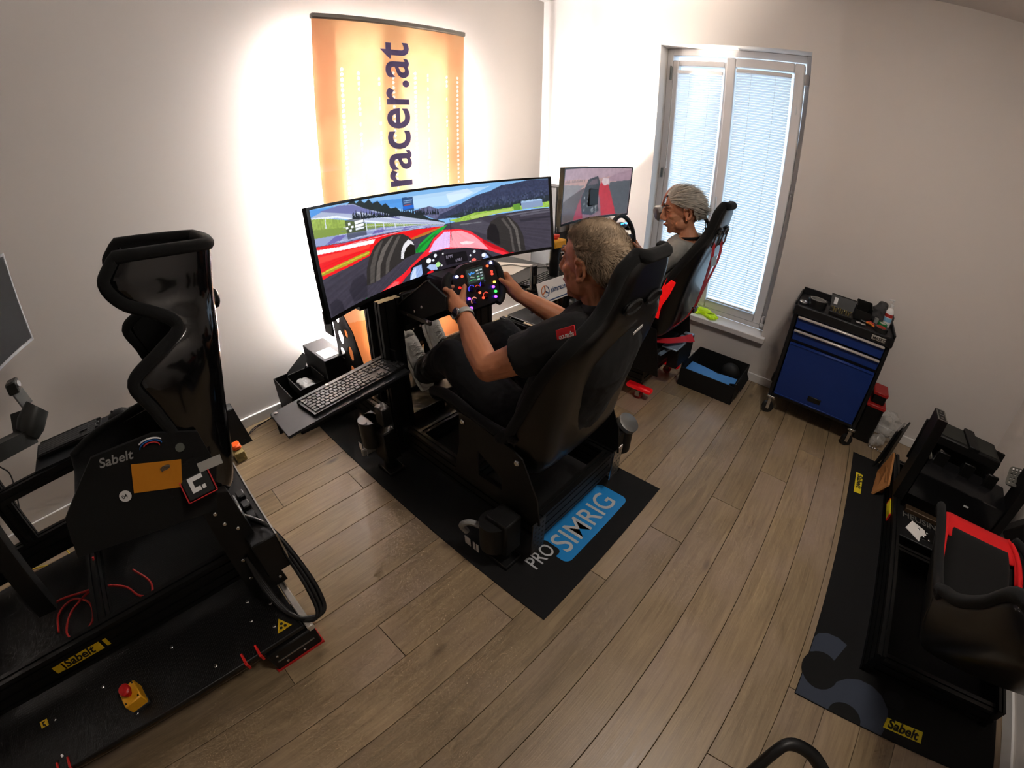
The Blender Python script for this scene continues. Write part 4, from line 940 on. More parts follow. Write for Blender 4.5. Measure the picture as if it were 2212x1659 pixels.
def hair_shell(parent, M, keep, grow, m, strands, slen, comb, seed=1, name='hair', width=.0009):
    """cap over the cranium where keep(p) is true, plus strands lying along comb(p)"""
    rd = random.Random(seed); b = MB(M)
    c0, r0 = Vector((-.014, 0, .026)), Vector((.102+grow, .079+grow, .098+grow)); c1, r1 = Vector((-.045, 0, -.005)), Vector((.066+grow, .068+grow, .075+grow))
    def surf(d):     # outermost of the two ellipsoids along direction d from c0
        t0 = 1/math.sqrt(sum((d[k]/r0[k])**2 for k in range(3))); p = c0+d*t0
        o = c0-c1; A = sum((d[k]/r1[k])**2 for k in range(3)); B_ = 2*sum(o[k]*d[k]/r1[k]**2 for k in range(3)); D = sum((o[k]/r1[k])**2 for k in range(3))-1
        disc = B_*B_-4*A*D
        if disc > 0:
            t1 = (-B_+math.sqrt(disc))/(2*A)
            if t1 > t0: p = c0+d*t1
        return p
    n, m_ = 64, 40; V = []; ok = []
    for j in range(m_+1):
        th = -PI/2+PI*j/m_
        for i in range(n):
            d = Vector((math.cos(th)*math.cos(2*PI*i/n), math.cos(th)*math.sin(2*PI*i/n), math.sin(th))); p = surf(d); V.append(p); ok.append(keep(p))
    fs = []
    for j in range(m_):
        for i in range(n):
            q = (j*n+i, j*n+(i+1) % n, (j+1)*n+(i+1) % n, (j+1)*n+i)
            if all(ok[k] for k in q): fs.append(q)
    b.add(V, fs)
    k = 0; tries = 0
    while k < strands and tries < strands*8:
        tries += 1
        d = Vector((rd.gauss(0, 1), rd.gauss(0, 1), rd.gauss(0, 1))).normalized(); p = surf(d)
        if not keep(p): continue
        k += 1; nrm = Vector([(p[a]-c0[a])/r0[a]**2 for a in range(3)]).normalized(); cd_ = comb(p); g = (cd_-nrm*cd_.dot(nrm)).normalized(); L = slen*(.6+.7*rd.random())
        sd = nrm.cross(g).normalized()*width*(.7+.6*rd.random()); lift = .25+.35*rd.random() if slen < .02 else .02+.05*rd.random()
        a = p-nrm*.001; b1 = p+g*L*.55+nrm*L*lift*.7; c_ = p+g*L+nrm*L*lift*.6
        j0 = Vector((rd.gauss(0, 1), rd.gauss(0, 1), rd.gauss(0, 1)))*L*.10
        b.add([a-sd, a+sd, b1+sd+j0*.5, b1-sd+j0*.5, c_+j0], [(0, 1, 2, 3), (3, 2, 4)])
    return b.build(name, m, parent, sharp=180)
def hand(b, wrist, knuck, out, grip_c, thumb_dir, zs, side):
    """palm and five fingers closed round an upright grip; out = unit vector to the outer side"""
    W, K, O = Vector(wrist), Vector(knuck), Vector(out); d = (K-W)
    limb(b, [W-d*.2, W+d*.25, W+d*.7], [.026, .030, .028], 14)
    for z, L, r in zip(zs, (1.0, 1.06, .98, .78), (.0098, .0100, .0095, .0085)):
        k = K+Vector((0, 0, z)); f = Vector((d.x, d.y, 0)).normalized()
        limb(b, [W.lerp(k, .45), k], [.019, .0125], 10)
        p1 = k+f*.034*L+O*.004; p2 = p1+f*.018*L-O*.024*L; p3 = p2-f*.010-O*.020*L
        limb(b, [k, p1], [.0115, r], 10); limb(b, [p1, p2], [r, r*.92], 10); limb(b, [p2, p3], [r*.92, r*.78], 10)
    t0 = W+d*.35-O*.016+Vector((0, 0, .016)); t1 = t0+Vector(thumb_dir)*.034+d*.18; t2 = t1+Vector(thumb_dir)*.026+d.normalized()*.010
    limb(b, [W+d*.2, t0], [.018, .0155], 10); limb(b, [t0, t1], [.0155, .0115], 10); limb(b, [t1, t2], [.0112, .0085], 10)

# ---- driver in the centre rig
per = MB()
TH = R(183)
MH1 = TR((1.735, -1.905, 1.098), R(180-4), 0, R(6))
head(per, MH1)
limb(per, [(1.755, -1.905, 1.04), (1.775, -1.905, .985), (1.80, -1.905, .93)], [.060, .060, .072], 18)
axis = Vector((.26, 0, .966)); fwd = Vector((-.966, 0, .26))
def torso(b, g):
    rs = [((1.60, YC, .43), .165, .10), ((1.635, YC, .50), .172, .118), ((1.675, YC, .60), .165, .118), ((1.71, YC, .70), .17, .12), ((1.745, YC, .80), .185, .122), ((1.768, YC, .875), .185, .11), ((1.783, YC, .93), .145, .085), ((1.795, YC, .965), .085, .062)]
    b.loft([ering(c_, fwd, hw+g, hd+g) for c_, hw, hd in rs])
torso(per, 0)
SL, EL, WL = (1.770, -2.085, .915), (1.580, -2.190, .795), (1.352, -2.080, .880)
SR, ER, WR = (1.770, -1.715, .915), (1.480, -1.585, .715), (1.283, -1.722, .838)
limb(per, [SL, (1.68, -2.14, .855), EL], [.058, .050, .040]); limb(per, [EL, (1.49, -2.148, .825), WL], [.041, .043, .026])
limb(per, [SR, (1.63, -1.655, .82), ER], [.058, .050, .040]); limb(per, [ER, (1.40, -1.64, .765), WR], [.041, .043, .026])
hand(per, WL, (1.278, -2.068, .905), (0, -1, 0), None, (-.05, .55, .62), (.028, .008, -.013, -.033), -1)
hand(per, WR, (1.246, -1.752, .893), (0, 1, 0), None, (-.05, -.62, .35), (.028, .008, -.013, -.033), 1)
HL, KL, AL = (1.60, -2.00, .47), (1.235, -2.045, .655), (.955, -1.985, .455)
HR, KR, AR = (1.60, -1.80, .47), (1.23, -1.755, .645), (.845, -1.785, .445)
for h, k, a in ((HL, KL, AL), (HR, KR, AR)):
    limb(per, [h, Vector(h).lerp(Vector(k), .5), k], [.08, .068, .05]); limb(per, [k, Vector(k).lerp(Vector(a), .35), a], [.05, .05, .033])
person = per.build('person', SKIN1, None, sharp=180); mods(person, remesh=.0038, smooth=7)
tag(person, 'driver in a black polo shirt gripping the steering wheel', 'person', 'people seated in the rigs')
face_parts(person, MH1, brow='#6b5540')
# grey-brown cropped hair
def keep1(p): 
    front = .060+.25*max(0, p.z-.05)
    return p.z > (.070 if p.x > .03 else .070-(.03-p.x)*1.25) and p.x < front and not (abs(p.y) > .07 and p.z < .02 and p.x > -.03)
hair_shell(person, MH1, keep1, .005, mat('hair_greybrown', '#a8937a', .7, var=.35, vscale=30), 9000, .013, lambda p: Vector((-.5, 0, -.8)).lerp(Vector((-.25, 0, .6)), min(1, max(0, (p.z+.01)/.1))), 3)
sh = MB(); torso(sh, .016)
def sleeve(S, E, f=.58):
    S, E = Vector(S), Vector(E); e = S.lerp(E, f); limb(sh, [S-(E-S)*.18, S, S.lerp(E, .3)], [.065, .074, .072], 16)
    d = (E-S).normalized(); sh.cyl(S.lerp(E, .15), e, .070, .067, n=20)
sleeve(SL, EL); sleeve(SR, ER)
shirt = sh.build('polo_shirt', mat('shirt_black', '#050506', .9, bump=.3, bscale=40, sheen=.02), person, sharp=180); mods(shirt, remesh=.0055, smooth=2, disp=(.012, .09))
cb = MB(); 
for i, (r_, z_) in enumerate(((.074, .0), (.080, .018), (.076, .040), (.070, .041), (.072, .01))):
    pass
col_rings = [[Vector((1.795, -1.905, .955))+Vector((math.cos(2*PI*k/24)*rx, math.sin(2*PI*k/24)*ry, zz+(-.020 if math.cos(2*PI*k/24) < 0 else .012)*abs(math.cos(2*PI*k/24)))) for k in range(24)] for rx, ry, zz in ((.088, .092, -.006), (.092, .098, .004), (.080, .082, .040), (.073, .075, .042), (.072, .074, .0))]
collar = MB().loft(col_rings, caps=False).build('collar', mat('shirt_black'), person, sharp=60)
MB().tube([v for v in [p+Vector((0, 0, .003)) for p in col_rings[1]]], .0024, 6, closed=True).build('collar_piping', mat('piping_grey', '#a9a9ac', .6), person)
tr_ = MB()
tr_.loft([ering((1.58, YC, .40), fwd, .165, .09), ering((1.61, YC, .46), fwd, .19, .125), ering((1.64, YC, .53), fwd, .19, .135)])
for h, k, a in ((HL, KL, AL), (HR, KR, AR)):
    limb(tr_, [h, Vector(h).lerp(Vector(k), .5), k], [.100, .090, .074], 18)
    k_, a_ = Vector(k), Vector(a); limb(tr_, [k_, k_.lerp(a_, .4), k_.lerp(a_, .9)], [.072, .068, .062], 18)
trs = tr_.build('trousers', mat('trouser_navy', '#07080c', .9, bump=.25, bscale=50, sheen=.03), person, sharp=180); mods(trs, remesh=.006, smooth=2, disp=(.016, .07))
# canvas shoes
def shoe(parent, heel, toe, up, name='shoe'):
    heel, toe, up = Vector(heel), Vector(toe), Vector(up); d = toe-heel; L = d.length; M = frame(heel, d, z=up)
    st_ = [(-.01, .026, .075), (.03, .034, .085), (.08, .036, .092), (.13, .040, .082), (.18, .045, .066), (.225, .045, .052), (.26, .036, .042), (.28, .018, .028)]; k = L/.28
    rings = [[Vector((x*k, math.cos(2*PI*i/18)*w, .018+max(0, (math.sin(2*PI*i/18)+.25))/1.25*(h-.018) if math.sin(2*PI*i/18) > -.25 else .012)) for i in range(18)] for x, w, h in st_]
    s_ = MB(M).loft(rings).build(name, mat('shoe_canvas', '#ecece8', .8, bump=.2, bscale=120), parent, sharp=70); mods(s_, sub=1)
    sole = [[Vector((x*k, sy*(w+.005), z)) for sy, z in ((-1, 0), (1, 0), (1, .024), (-1, .024))] for x, w, h in [(-.018, .02, 0)]+st_+[(.29, .012, 0)]]
    MB(M).loft(sole).build('sole', mat('shoe_sole', '#d9d9d4', .6), s_, sharp=50)
    MB(M).ell((.262*k, 0, .026), (.026*k, .038, .020), 14, 8).build('toe_cap', mat('shoe_sole'), s_)
    for i in range(6):
        x = (.100+i*.021)*k; z = .094-i*.0072
        MB(M).tube([(x-.004, -.026, z-.010), (x, 0, z+.003), (x+.004, .026, z-.010)], .0032, 6).build('lace', mat('shoe_lace', '#ecece8', .8), s_)
        MB(M).tube([(x+.004, -.026, z-.010), (x+.01, 0, z+.001), (x-.004, .026, z-.008)], .0030, 6).build('lace', mat('shoe_lace'), s_)
    MB(M).box((.088*k, 0, .092), (.05, .034, .006), .003, M=Matrix.Rotation(R(25), 4, 'Y')).build('tongue', mat('shoe_canvas'), s_)
    return s_
shoe(person, (.935, -1.975, .365), (.800, -1.975, .600), (.80, .05, .50))
shoe(person, (.835, -1.785, .365), (.735, -1.785, .615), (.85, .05, .45))
# wrist watch
dW = (Vector(WL)-Vector(EL)).normalized(); cW = Vector(WL)-dW*.018; MWa = frame(cW, dW, z=(0, -1, .35))
MB(MWa).tube([(0, .033*math.cos(R(a)), .030*math.sin(R(a))) for a in range(0, 360, 15)], .011, 8, closed=True, flat=(1, 0, 0)).build('watch_strap', mat('steel_mesh', '#a7a7a0', .35, .8, bump=.3, bscale=700), person)
MB(MWa).lathe([(.019, .028), (.021, .031), (.021, .038), (.018, .040)], (0, 0, 0), n=22).build('watch_case', mat('watch_steel', '#8a8a86', .25, 1), person)
MB(MWa).lathe([(.0165, .0405), (.0165, .0412)], (0, 0, 0), n=22).build('watch_dial', GLB, person)
# ------------------------------------------------------------------ second rig beside the window
Y2 = -.60
rig2 = thing('racing_rig', 'black racing rig with red harness straps in front of the window', 'simulator', (1.0, Y2, 0), 'racing simulator rigs')
def add2(bm, name, m=BLKA, parent=None, **k): return bm.build(name, m, parent or rig2, **k)
for y in (-.83, -.37): add2(profile(MB(), (.35, y, .17), (1.52, y, .17), .04, .08), 'side_rail')
for x in (.40, .95, 1.30, 1.50): add2(profile(MB(), (x, -.81, .17), (x, -.39, .17), .04, .08), 'cross_bar')
RED = mat('red_coat_glow', '#e0121a', .4, emit='#e0121a', es=.06)  # red coat with faint emission put in for the red glow
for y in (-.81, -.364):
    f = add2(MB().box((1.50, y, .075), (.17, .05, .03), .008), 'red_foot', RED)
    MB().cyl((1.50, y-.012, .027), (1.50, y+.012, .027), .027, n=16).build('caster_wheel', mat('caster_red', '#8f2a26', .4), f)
    MB().box((1.50, y-.018, .045), (.03, .004, .045)).box((1.50, y+.018, .045), (.03, .004, .045)).box((1.50, y, .062), (.04, .04, .006)).build('caster_fork', BOLT, f)
    add2(MB().box((.42, y, .065), (.05, .05, .13), .006), 'front_foot', BLK)
for y in (-.84, -.36): add2(profile(MB(), (.90, y, .13), (.90, y, .80), .04, .08), 'upright')
add2(MB().box((.97, Y2, .80), (.10, .44, .02), .003).box((1.02, Y2, .86), (.14, .14, .12), .01), 'wheel_motor', BLK)
w2 = MB(); Mw2 = frame((1.15, Y2, .90), (0, 1, 0), z=(.97, 0, .25)); w2.M = Mw2; w2.tube([(.14*math.cos(R(a)), .14*math.sin(R(a)), 0) for a in range(0, 360, 12)], .014, 8, closed=True).box((0, 0, 0), (.27, .03, .012), .004).box((0, -.06, 0), (.03, .13, .012), .004)
w2 = add2(w2, 'steering_wheel', mat('grip_rubber'))
MB(Mw2).box((0, 0, .012), (.09, .06, .016), .006).build('wheel_hub', PLB, w2)
add2(MB().box2((.38, -.80, .215), (.85, -.40, .225), .003), 'heel_plate', BLK)
for y in (-.70, -.50): add2(MB().box((.55, y, .40), (.022, .06, .28), .004).box((.575, y, .50), (.014, .075, .12), .004), 'pedal', BLKA)
# electronics stack behind the seat
st2 = add2(MB().box((1.40, Y2, .27), (.30, .40, .12), .006), 'power_unit', BLK)
MB().box((1.60, -.47, .25), (.07, .26, .16), .004).build('rear_control_box', BLK, st2)
for k, (y, z) in enumerate(((-.38, .315), (-.45, .285), (-.52, .30))): MB().box((1.60, y, .335), (.05, .035, .012), .003).build('grey_handle', mat('grip_grey', '#7f8a96', .4, .4), st2)
add2(MB().bar((1.56, -.74, .30), (1.63, -.36, .335), .02, .012).box((1.60, -.62, .34), (.10, .16, .01), .002), 'panel_reflection', mat('bluegrey_reflection', '#8fa5bb', .35, .3))  # blue-white reflection on the black box, put into the colour
# side shelf with the second keyboard
shelf = add2(MB().box2((.42, -1.40, .674), (1.06, -.84, .686), .003), 'side_shelf', mat('tray_black'))
MB().bar((.90, -.86, .64), (.90, -1.2, .66), .04, .04).build('shelf_bracket', BLKA, shelf)
seat2 = bucket_seat(rig2, TR((1.565, Y2, .045), PI), [(a, b_, c_*(.97 if b_ < .85 else .9), d*.9) for a, b_, c_, d in ROWS1], mat('seat_shell_satin'), FAB, FAB, .022)
for s in (-1, 1): add2(MB(frame((0, Y2+s*.262, 0), (1, 0, 0), z=(0, -1, 0))).plate([(1.20, .22), (1.62, .22), (1.56, .50), (1.26, .53)], .006), 'seat_bracket', BLK)
# harness: shoulder straps over the slots, gathered behind the seat
STR = mat('harness_red', '#c01020', .7, bump=.2, bscale=300)
def strap(pts, w, parent, m=STR, wd=(0, 1, 0), name='harness_strap'):
    cr = [Vector(tuple(x)) for x in catmull([tuple(p) for p in pts], len(pts)*6)]; b = MB(); ring = []; wv = Vector(wd).normalized()
    for i, p in enumerate(cr):
        t = (cr[min(i+1, len(cr)-1)]-cr[max(i-1, 0)]).normalized(); y = (wv-t*t.dot(wv)).normalized(); nn = t.cross(y); ring.append([p+y*w/2+nn*.0012, p-y*w/2+nn*.0012, p-y*w/2-nn*.0012, p+y*w/2-nn*.0012])
    return b.loft(ring).build(name, m, parent)
strap([(1.70, -.68, 1.02), (1.735, -.68, 1.0), (1.735, -.67, .90), (1.70, -.62, .72), (1.672, -.60, .60)], .05, rig2)
strap([(1.70, -.53, 1.02), (1.735, -.53, 1.0), (1.738, -.54, .90), (1.70, -.59, .72), (1.672, -.60, .60)], .05, rig2)
strap([(1.672, -.60, .60), (1.64, -.66, .53), (1.58, -.74, .47), (1.52, -.80, .42)], .05, rig2)
strap([(1.50, -.80, .40), (1.58, -.70, .385), (1.64, -.56, .37), (1.66, -.45, .35)], .05, rig2)
strap([(1.60, -.868, .80), (1.575, -.875, .72), (1.545, -.880, .65), (1.54, -.882, .575)], .055, rig2, mat('harness_glow', '#ee1014', .6, emit='#ff1010', es=.12), wd=(1, 0, .2))  # emission put into this strap for its lit red look
MB().box((1.673, -.60, .59), (.02, .06, .035), .004).build('harness_buckle', mat('buckle_grey', '#5c5e60', .35, .9), rig2)
for y in (-.68, -.54):   # steel loops of the slots
    pts = [(1.735, y-.028, .985), (1.752, y-.022, 1.06), (1.76, y+.02, 1.09), (1.748, y+.03, 1.0), (1.735, y+.026, .975)]
    add2(MB().tube(pts, .005, 6, closed=True), 'slot_frame', SIL)
MB(frame((1.765, -.72, .92), (0, 1, 0), z=(.95, -.25, .1))).box((0, 0, 0), (.09, .05, .002)).build('seat_sticker', mat('sticker_pale', '#9fb6c4', .4), rig2)

# second monitor
mon2 = thing('curved_monitor', 'smaller curved monitor showing a cockpit with red sleeves', 'monitor', (.95, -.58, .9))
TLm, BLm, TRm, BRm = Vector((.915, -.926, 1.308)), Vector((.905, -.93, .965)), Vector((.962, -.192, 1.322)), Vector((.952, -.195, .985))
def m2(u, v, d=0.0):
    w = 4*u*(1-u)*.045
    a = [(1-u)*(1-v)*BLm[k]+u*(1-v)*BRm[k]+u*v*TRm[k]+(1-u)*v*TLm[k] for k in range(3)]
    return a[0]-w+d, a[1], a[2]
def slab2(u0, u1, v0, v1, d0, d1, n=14): return MB().loft([[Vector(m2(u0+(u1-u0)*i/n, v, d)) for v, d in ((v0, d0), (v1, d0), (v1, d1), (v0, d1))] for i in range(n+1)])
slab2(0, 1, 0, 1, -.03, 0).build('housing', PLB, mon2)
for a in ((0, 1, .97, 1), (0, 1, 0, .04), (0, .012, .04, .97), (.988, 1, .04, .97)): slab2(*a, 0, .003).build('bezel', mat('bezel_black'), mon2)
cv = Canvas(150, 72, '#8a6a74')
cv.poly([(0, .55), (.4, .62), (1, .72), (1, 1), (0, 1)], '#c29a94'); cv.poly([(0, .80), (.5, .78), (1, .88), (1, 1), (0, 1)], '#b79aa6')
cv.poly([(.62, .74), (.8, .88), (1, .98), (1, .7)], '#a98a98')
cv.poly([(0, .35), (.35, .66), (0, .72)], '#8d8688'); cv.poly([(0, 0), (0, .4), (.35, .62), (.2, 0)], '#5d5150'); cv.poly([(.72, .0), (.7, .7), (1, .75), (1, 0)], '#55585e')
cv.poly([(.2, 0), (.26, .3), (.36, .6), (.42, .5), (.34, .2), (.36, 0)], '#a03a4a'); cv.poly([(.56, .55), (.6, .75), (.68, .74), (.74, .5), (.85, .0), (.64, 0), (.6, .35)], '#c22c3c'); cv.poly([(.6, .72), (.62, .8), (.7, .78), (.72, .66), (.64, .64)], '#d8c2c6')
cv.poly([(.34, .1), (.30, .4), (.40, .78), (.54, .84), (.58, .7), (.56, .3), (.6, .12), (.5, .04)], '#3a3a40'); cv.poly([(.40, .66), (.45, .76), (.53, .78), (.55, .68)], '#6b5a62')
rd = random.Random(5)
for k in range(26): cv.disc(.36+.2*rd.random(), .1+.4*rd.random(), .012, .026, rd.choice(('#74787c', '#8c8f93', '#5b5e60')))
cv.noise(.12, 20)
for k in range(26): cv.stroke([(.02+.013*k, .74), (.02+.013*k, .76+.03*rd.random())], .012, '#5e5a5a', asp=2)
cv.mesh('screen_picture', lambda u, v: m2(.012+.976*u, .04+.93*v, .002), attr_mat('screen_glow_dim', .28, .25), mon2)
MB().box((.87, -.56, 1.12), (.05, .12, .12), .01).bar((.85, -.56, 1.10), (.80, -.56, .78), .06, .03).box((.80, -.56, .72), (.06, .30, .10), .006).build('mount_arm', PLB, mon2)
profile(MB(), (.80, -.88, .69), (.80, -.32, .69), .04, .04).build('mount_beam', BLKA, mon2)
for y in (-.86, -.34): profile(MB(), (.80, y, 0), (.80, y, .67), .04, .04).build('mount_leg', BLKA, mon2)

# things on the shelf
keyboard(frame((.945, -1.072, .6865), (-.13, .991, 0), z=(.05, 0, .998)), 'black keyboard on the shelf behind the driver, partly hidden by the head')
tag(MB().poly([(.49, -1.01, .687), (.69, -.90, .687), (.75, -1.16, .687), (.64, -1.26, .687), (.47, -1.16, .687)], (0, 0, .0015)).build('paper_sheet', PAPER), 'pale paper sheet lying behind the steering wheel', 'paper')
es2 = thing('emergency_stop_box', 'yellow stop box with red button on a black post by the monitors', 'stop button', (.95, -1.03, .686))
MB().cyl((.95, -1.03, .686), (.95, -1.03, .87), .028, n=14).build('post', BLK, es2)
MB().box((.95, -1.03, .892), (.085, .105, .045), .006).build('yellow_housing', mat('stop_yellow'), es2)
MB().lathe([(.014, 0), (.014, .01), (.024, .014), (.024, .026)], (.95, -1.03, .914)).build('red_button', mat('stop_red2', '#d8402c', .4), es2)
stn = thing('tablet_stand', 'slim black upright panel on a metal foot beside the driver’s hand', 'stand', (1.02, -1.29, .686))
MB().box((1.02, -1.29, .76), (.012, .035, .125), .003).build('panel', GLB, stn); MB().box((1.013, -1.308, .76), (.012, .004, .13)).build('metal_edge', SIL, stn)
MB().box((1.02, -1.29, .692), (.06, .06, .012), .003).build('foot', PLB, stn)
sg = thing('sign_board', 'white sign with a round orange and blue wheel logo', 'sign', (1.09, -1.18, .62))
MB(frame((1.09, -1.19, .69), (0, 1, .0), z=(.96, 0, .28))).box((0, 0, 0), (.30, .115, .004), .001).build('board', PAPER, sg)
Ms = frame((1.093, -1.19, .69), (0, 1, .0), z=(.96, 0, .28))
def arc(c, r, a0, a1, n=16): return [(c[0]+r*math.cos(R(a0+(a1-a0)*i/n)), c[1]+r*math.sin(R(a0+(a1-a0)*i/n)), 0) for i in range(n+1)]
MB(Ms).tube(arc((-.095, .008), .03, 60, 240), .004, 6, flat=(0, 0, 1)).build('logo_arc', mat('logo_orange', '#c8703a', .5), sg)
MB(Ms).tube(arc((-.095, .008), .03, 240, 420), .004, 6, flat=(0, 0, 1)).build('logo_arc', mat('logo_navy', '#2c4a78', .5), sg)
for a in (90, 210, 330): MB(Ms).tube([(-.095, .008, 0), (-.095+.028*math.cos(R(a)), .008+.028*math.sin(R(a)), 0)], .0035, 6).build('logo_spoke', mat('logo_orange') if a != 330 else mat('logo_navy'), sg)
text('lettering', 'simracer.at', Ms @ TR((-.05, -.008, .0015)), .042, mat('logo_navy'), sg, bold=.01, ext=.0003)
MB(Ms).box((0, -.045, .0022), (.24, .006, .0006)).build('print_line', mat('logo_navy'), sg)
MB().box((1.06, -1.19, .635), (.05, .30, .008), .002).bar((1.04, -1.19, .64), (1.07, -1.19, .70), .2, .006).build('holder', PLB, sg)
# pad with silver controls, PC tower and switch, loose cables on the shelf
tag(MB().box((.86, -.885, .70), (.10, .07, .028), .008).build('control_pad', PLB), 'small black control pad behind the second keyboard', 'controller')
for k, (x, y) in enumerate(((.84, -.90), (.88, -.90), (.84, -.87), (.88, -.87))): tag(MB().lathe([(.010, .714), (.010, .722), (.006, .726)], (x, y, 0), n=12).build('silver_knob', BOLT), ('silver knob on the pad, the one nearest the wall', 'silver knob on the pad, the one by the keyboard', 'silver knob on the pad, the one by the window side', 'silver knob on the pad, the one by the head')[k], 'knob', 'knobs on the control pad')
pc = thing('equipment_rack', 'tall black equipment rack seen between the two monitors', 'rack', (.32, -.245, 0))
MB().box((.32, -.245, .565), (.24, .19, 1.13), .008).build('case', PLB, pc)
MB().box((.443, -.245, 1.06), (.006, .17, .10), .002).build('front_panel', GLB, pc); MB().box((.443, -.245, .88), (.006, .17, .2), .002).build('front_panel', GLB, pc)
cable('loose_cable', [(.55, -1.2, .69), (.62, -1.05, .70), (.70, -1.0, .695), (.78, -.95, .70), (.80, -.87, .695)], .004, mat('pale_cable', '#8a8a84', .5), 'grey cable trailing over the shelf behind the paper')
cable('loose_cable', [(.60, -1.27, .69), (.72, -1.22, .692), (.86, -1.25, .69), (.97, -1.33, .692)], .003, CABLE, 'thin black cable beside the paper sheet')
gm = thing('game_controller', 'black game controller with blue lights below the smaller monitor', 'controller', (1.02, -.40, .94))
MB().ell((1.02, -.40, .94), (.035, .06, .02), 14, 8).ell((1.04, -.345, .925), (.03, .02, .02), 10, 7).ell((1.04, -.455, .925), (.03, .02, .02), 10, 7).build('body', PLB, gm)
for dy in (-.03, -.01, .02, .035): MB().ell((1.04, -.40+dy, .955), .006, 8, 6).build('light', mat('blue_led', '#2f8fff', .4, emit='#2f8fff', es=2.2), gm)
MB().box((.985, -.40, .915), (.02, .03, .03)).bar((.98, -.40, .91), (.93, -.40, .80), .02, .02).build('holder', PLB, gm)
MB().box((.88, -.40, .78), (.10, .10, .03), .004).build('holder_clamp', PLB, gm)

# ---- second person
p2 = MB()
MH2 = TR((1.505, -.615, 1.135), R(180+36), 0, R(14))
head(p2, MH2)
limb(p2, [(1.525, -.605, 1.08), (1.545, -.60, 1.03), (1.565, -.60, .985)], [.052, .050, .062], 18)
f2 = Vector((-.966, 0, .26))
def torso2(b, g):
    rs = [((1.40, Y2, .45), .16, .10), ((1.44, Y2, .54), .16, .11), ((1.48, Y2, .66), .15, .105), ((1.515, Y2, .78), .165, .11), ((1.545, Y2, .88), .18, .105), ((1.56, Y2, .945), .165, .085), ((1.57, Y2, .985), .085, .06)]
    b.loft([ering(c_, f2, hw+g, hd+g) for c_, hw, hd in rs])
torso2(p2, 0)
S2L, E2L, W2L = (1.545, -.775, .915), (1.38, -.86, .72), (1.20, -.76, .80)
S2R, E2R, W2R = (1.545, -.425, .915), (1.38, -.345, .70), (1.20, -.43, .79)
for s, e, w in ((S2L, E2L, W2L), (S2R, E2R, W2R)): limb(p2, [s, Vector(s).lerp(Vector(e), .5), e], [.052, .044, .036]); limb(p2, [e, Vector(e).lerp(Vector(w), .4), w], [.037, .037, .024])
hand(p2, W2L, (1.165, -.745, .85), (0, -1, 0), None, (-.05, .55, .6), (.026, .007, -.012, -.030), -1)
hand(p2, W2R, (1.165, -.455, .84), (0, 1, 0), None, (-.05, -.6, .4), (.026, .007, -.012, -.030), 1)
legs2 = (((1.38, -.70, .46), (1.02, -.73, .64), (.70, -.69, .40)), ((1.38, -.50, .46), (1.02, -.47, .64), (.70, -.51, .40)))
for h, k, a in legs2: limb(p2, [h, Vector(h).lerp(Vector(k), .5), k], [.075, .064, .048]); limb(p2, [k, Vector(k).lerp(Vector(a), .35), a], [.048, .046, .03])
person2 = p2.build('person', SKIN2, None, sharp=180); mods(person2, remesh=.0038, smooth=7)
tag(person2, 'sitter with tied-back silver hair in a grey T-shirt by the window', 'person', 'people seated in the rigs')
face_parts(person2, MH2, brow='#4a3020', closed=True)
def keep2(p): return (p.z > .040+.55*max(0, p.x-.035) or p.x < -.03) and p.x < .072 and p.z > -.062 and not (p.z < -.02 and p.x > -.055) and not (abs(p.y) > .066 and p.z < .03 and p.x > -.045)
HA = mat('hair_silver', '#b3ada2', .55, var=.25, vscale=40)
hair_shell(person2, MH2, keep2, .010, HA, 5200, .075, lambda p: Vector((-1, 0, -.35)), 5, width=.0011)
HD = mat('hair_dark', '#33291f', .6, var=.3, vscale=40)
b = MB(MH2); rd = random.Random(4)
for k in range(70):
    a, c_ = rd.gauss(0, .010), rd.gauss(0, .010); pts = [(-.105, a*.5, -.03+c_*.5), (-.135, a*1.2, -.055+c_), (-.150+c_*.6, a*1.7, -.11), (-.145+c_, a*1.5, -.17+c_), (-.13+c_, a, -.20-abs(c_)*2)]
    b.tube([tuple(x) for x in catmull(pts, 10)], [.0022]*8+[.0016, .001, .0004], 5)
b.build('ponytail', HD, person2, sharp=180)
MB(MH2).tube([(-.118+.004*math.cos(R(a)), .013*math.cos(R(a)), -.042+.013*math.sin(R(a))) for a in range(0, 360, 30)], .005, 6, closed=True).build('hair_tie', mat('tie_grey', '#9a9fa6', .5), person2)
MB(MH2).box((-.112, -.02, .045), (.02, .05, .045), .008).build('hair_clip', PLB, person2)
t2 = MB(); torso2(t2, .014)
for s, e in ((S2L, E2L), (S2R, E2R)):
    s, e = Vector(s), Vector(e); limb(t2, [s-(e-s)*.15, s, s.lerp(e, .3)], [.056, .066, .064], 16); t2.cyl(s.lerp(e, .15), s.lerp(e, .62), .062, .060, n=20)
ts = t2.build('t_shirt', mat('shirt_grey', '#8d8c88', .9, bump=.25, bscale=50), person2, sharp=180); mods(ts, remesh=.0055, smooth=2, disp=(.012, .08))
MB().tube([(1.568+.062*math.cos(R(a)), -.60+.066*math.sin(R(a)), .992+.012*math.cos(R(a))) for a in range(0, 360, 15)], .007, 8, closed=True).build('neckband', mat('band_black', '#121212', .9), person2)
q2 = MB()
q2.loft([ering((1.36, Y2, .41), f2, .155, .09), ering((1.40, Y2, .48), f2, .18, .12), ering((1.43, Y2, .54), f2, .178, .125)])
for h, k, a in legs2:
    limb(q2, [h, Vector(h).lerp(Vector(k), .5), k], [.092, .08, .066], 16); limb(q2, [k, Vector(k).lerp(Vector(a), .4), Vector(k).lerp(Vector(a), .92)], [.064, .06, .052], 16)
mods(q2.build('trousers', mat('trouser_black', '#101114', .9), person2, sharp=180), remesh=.007, smooth=2)
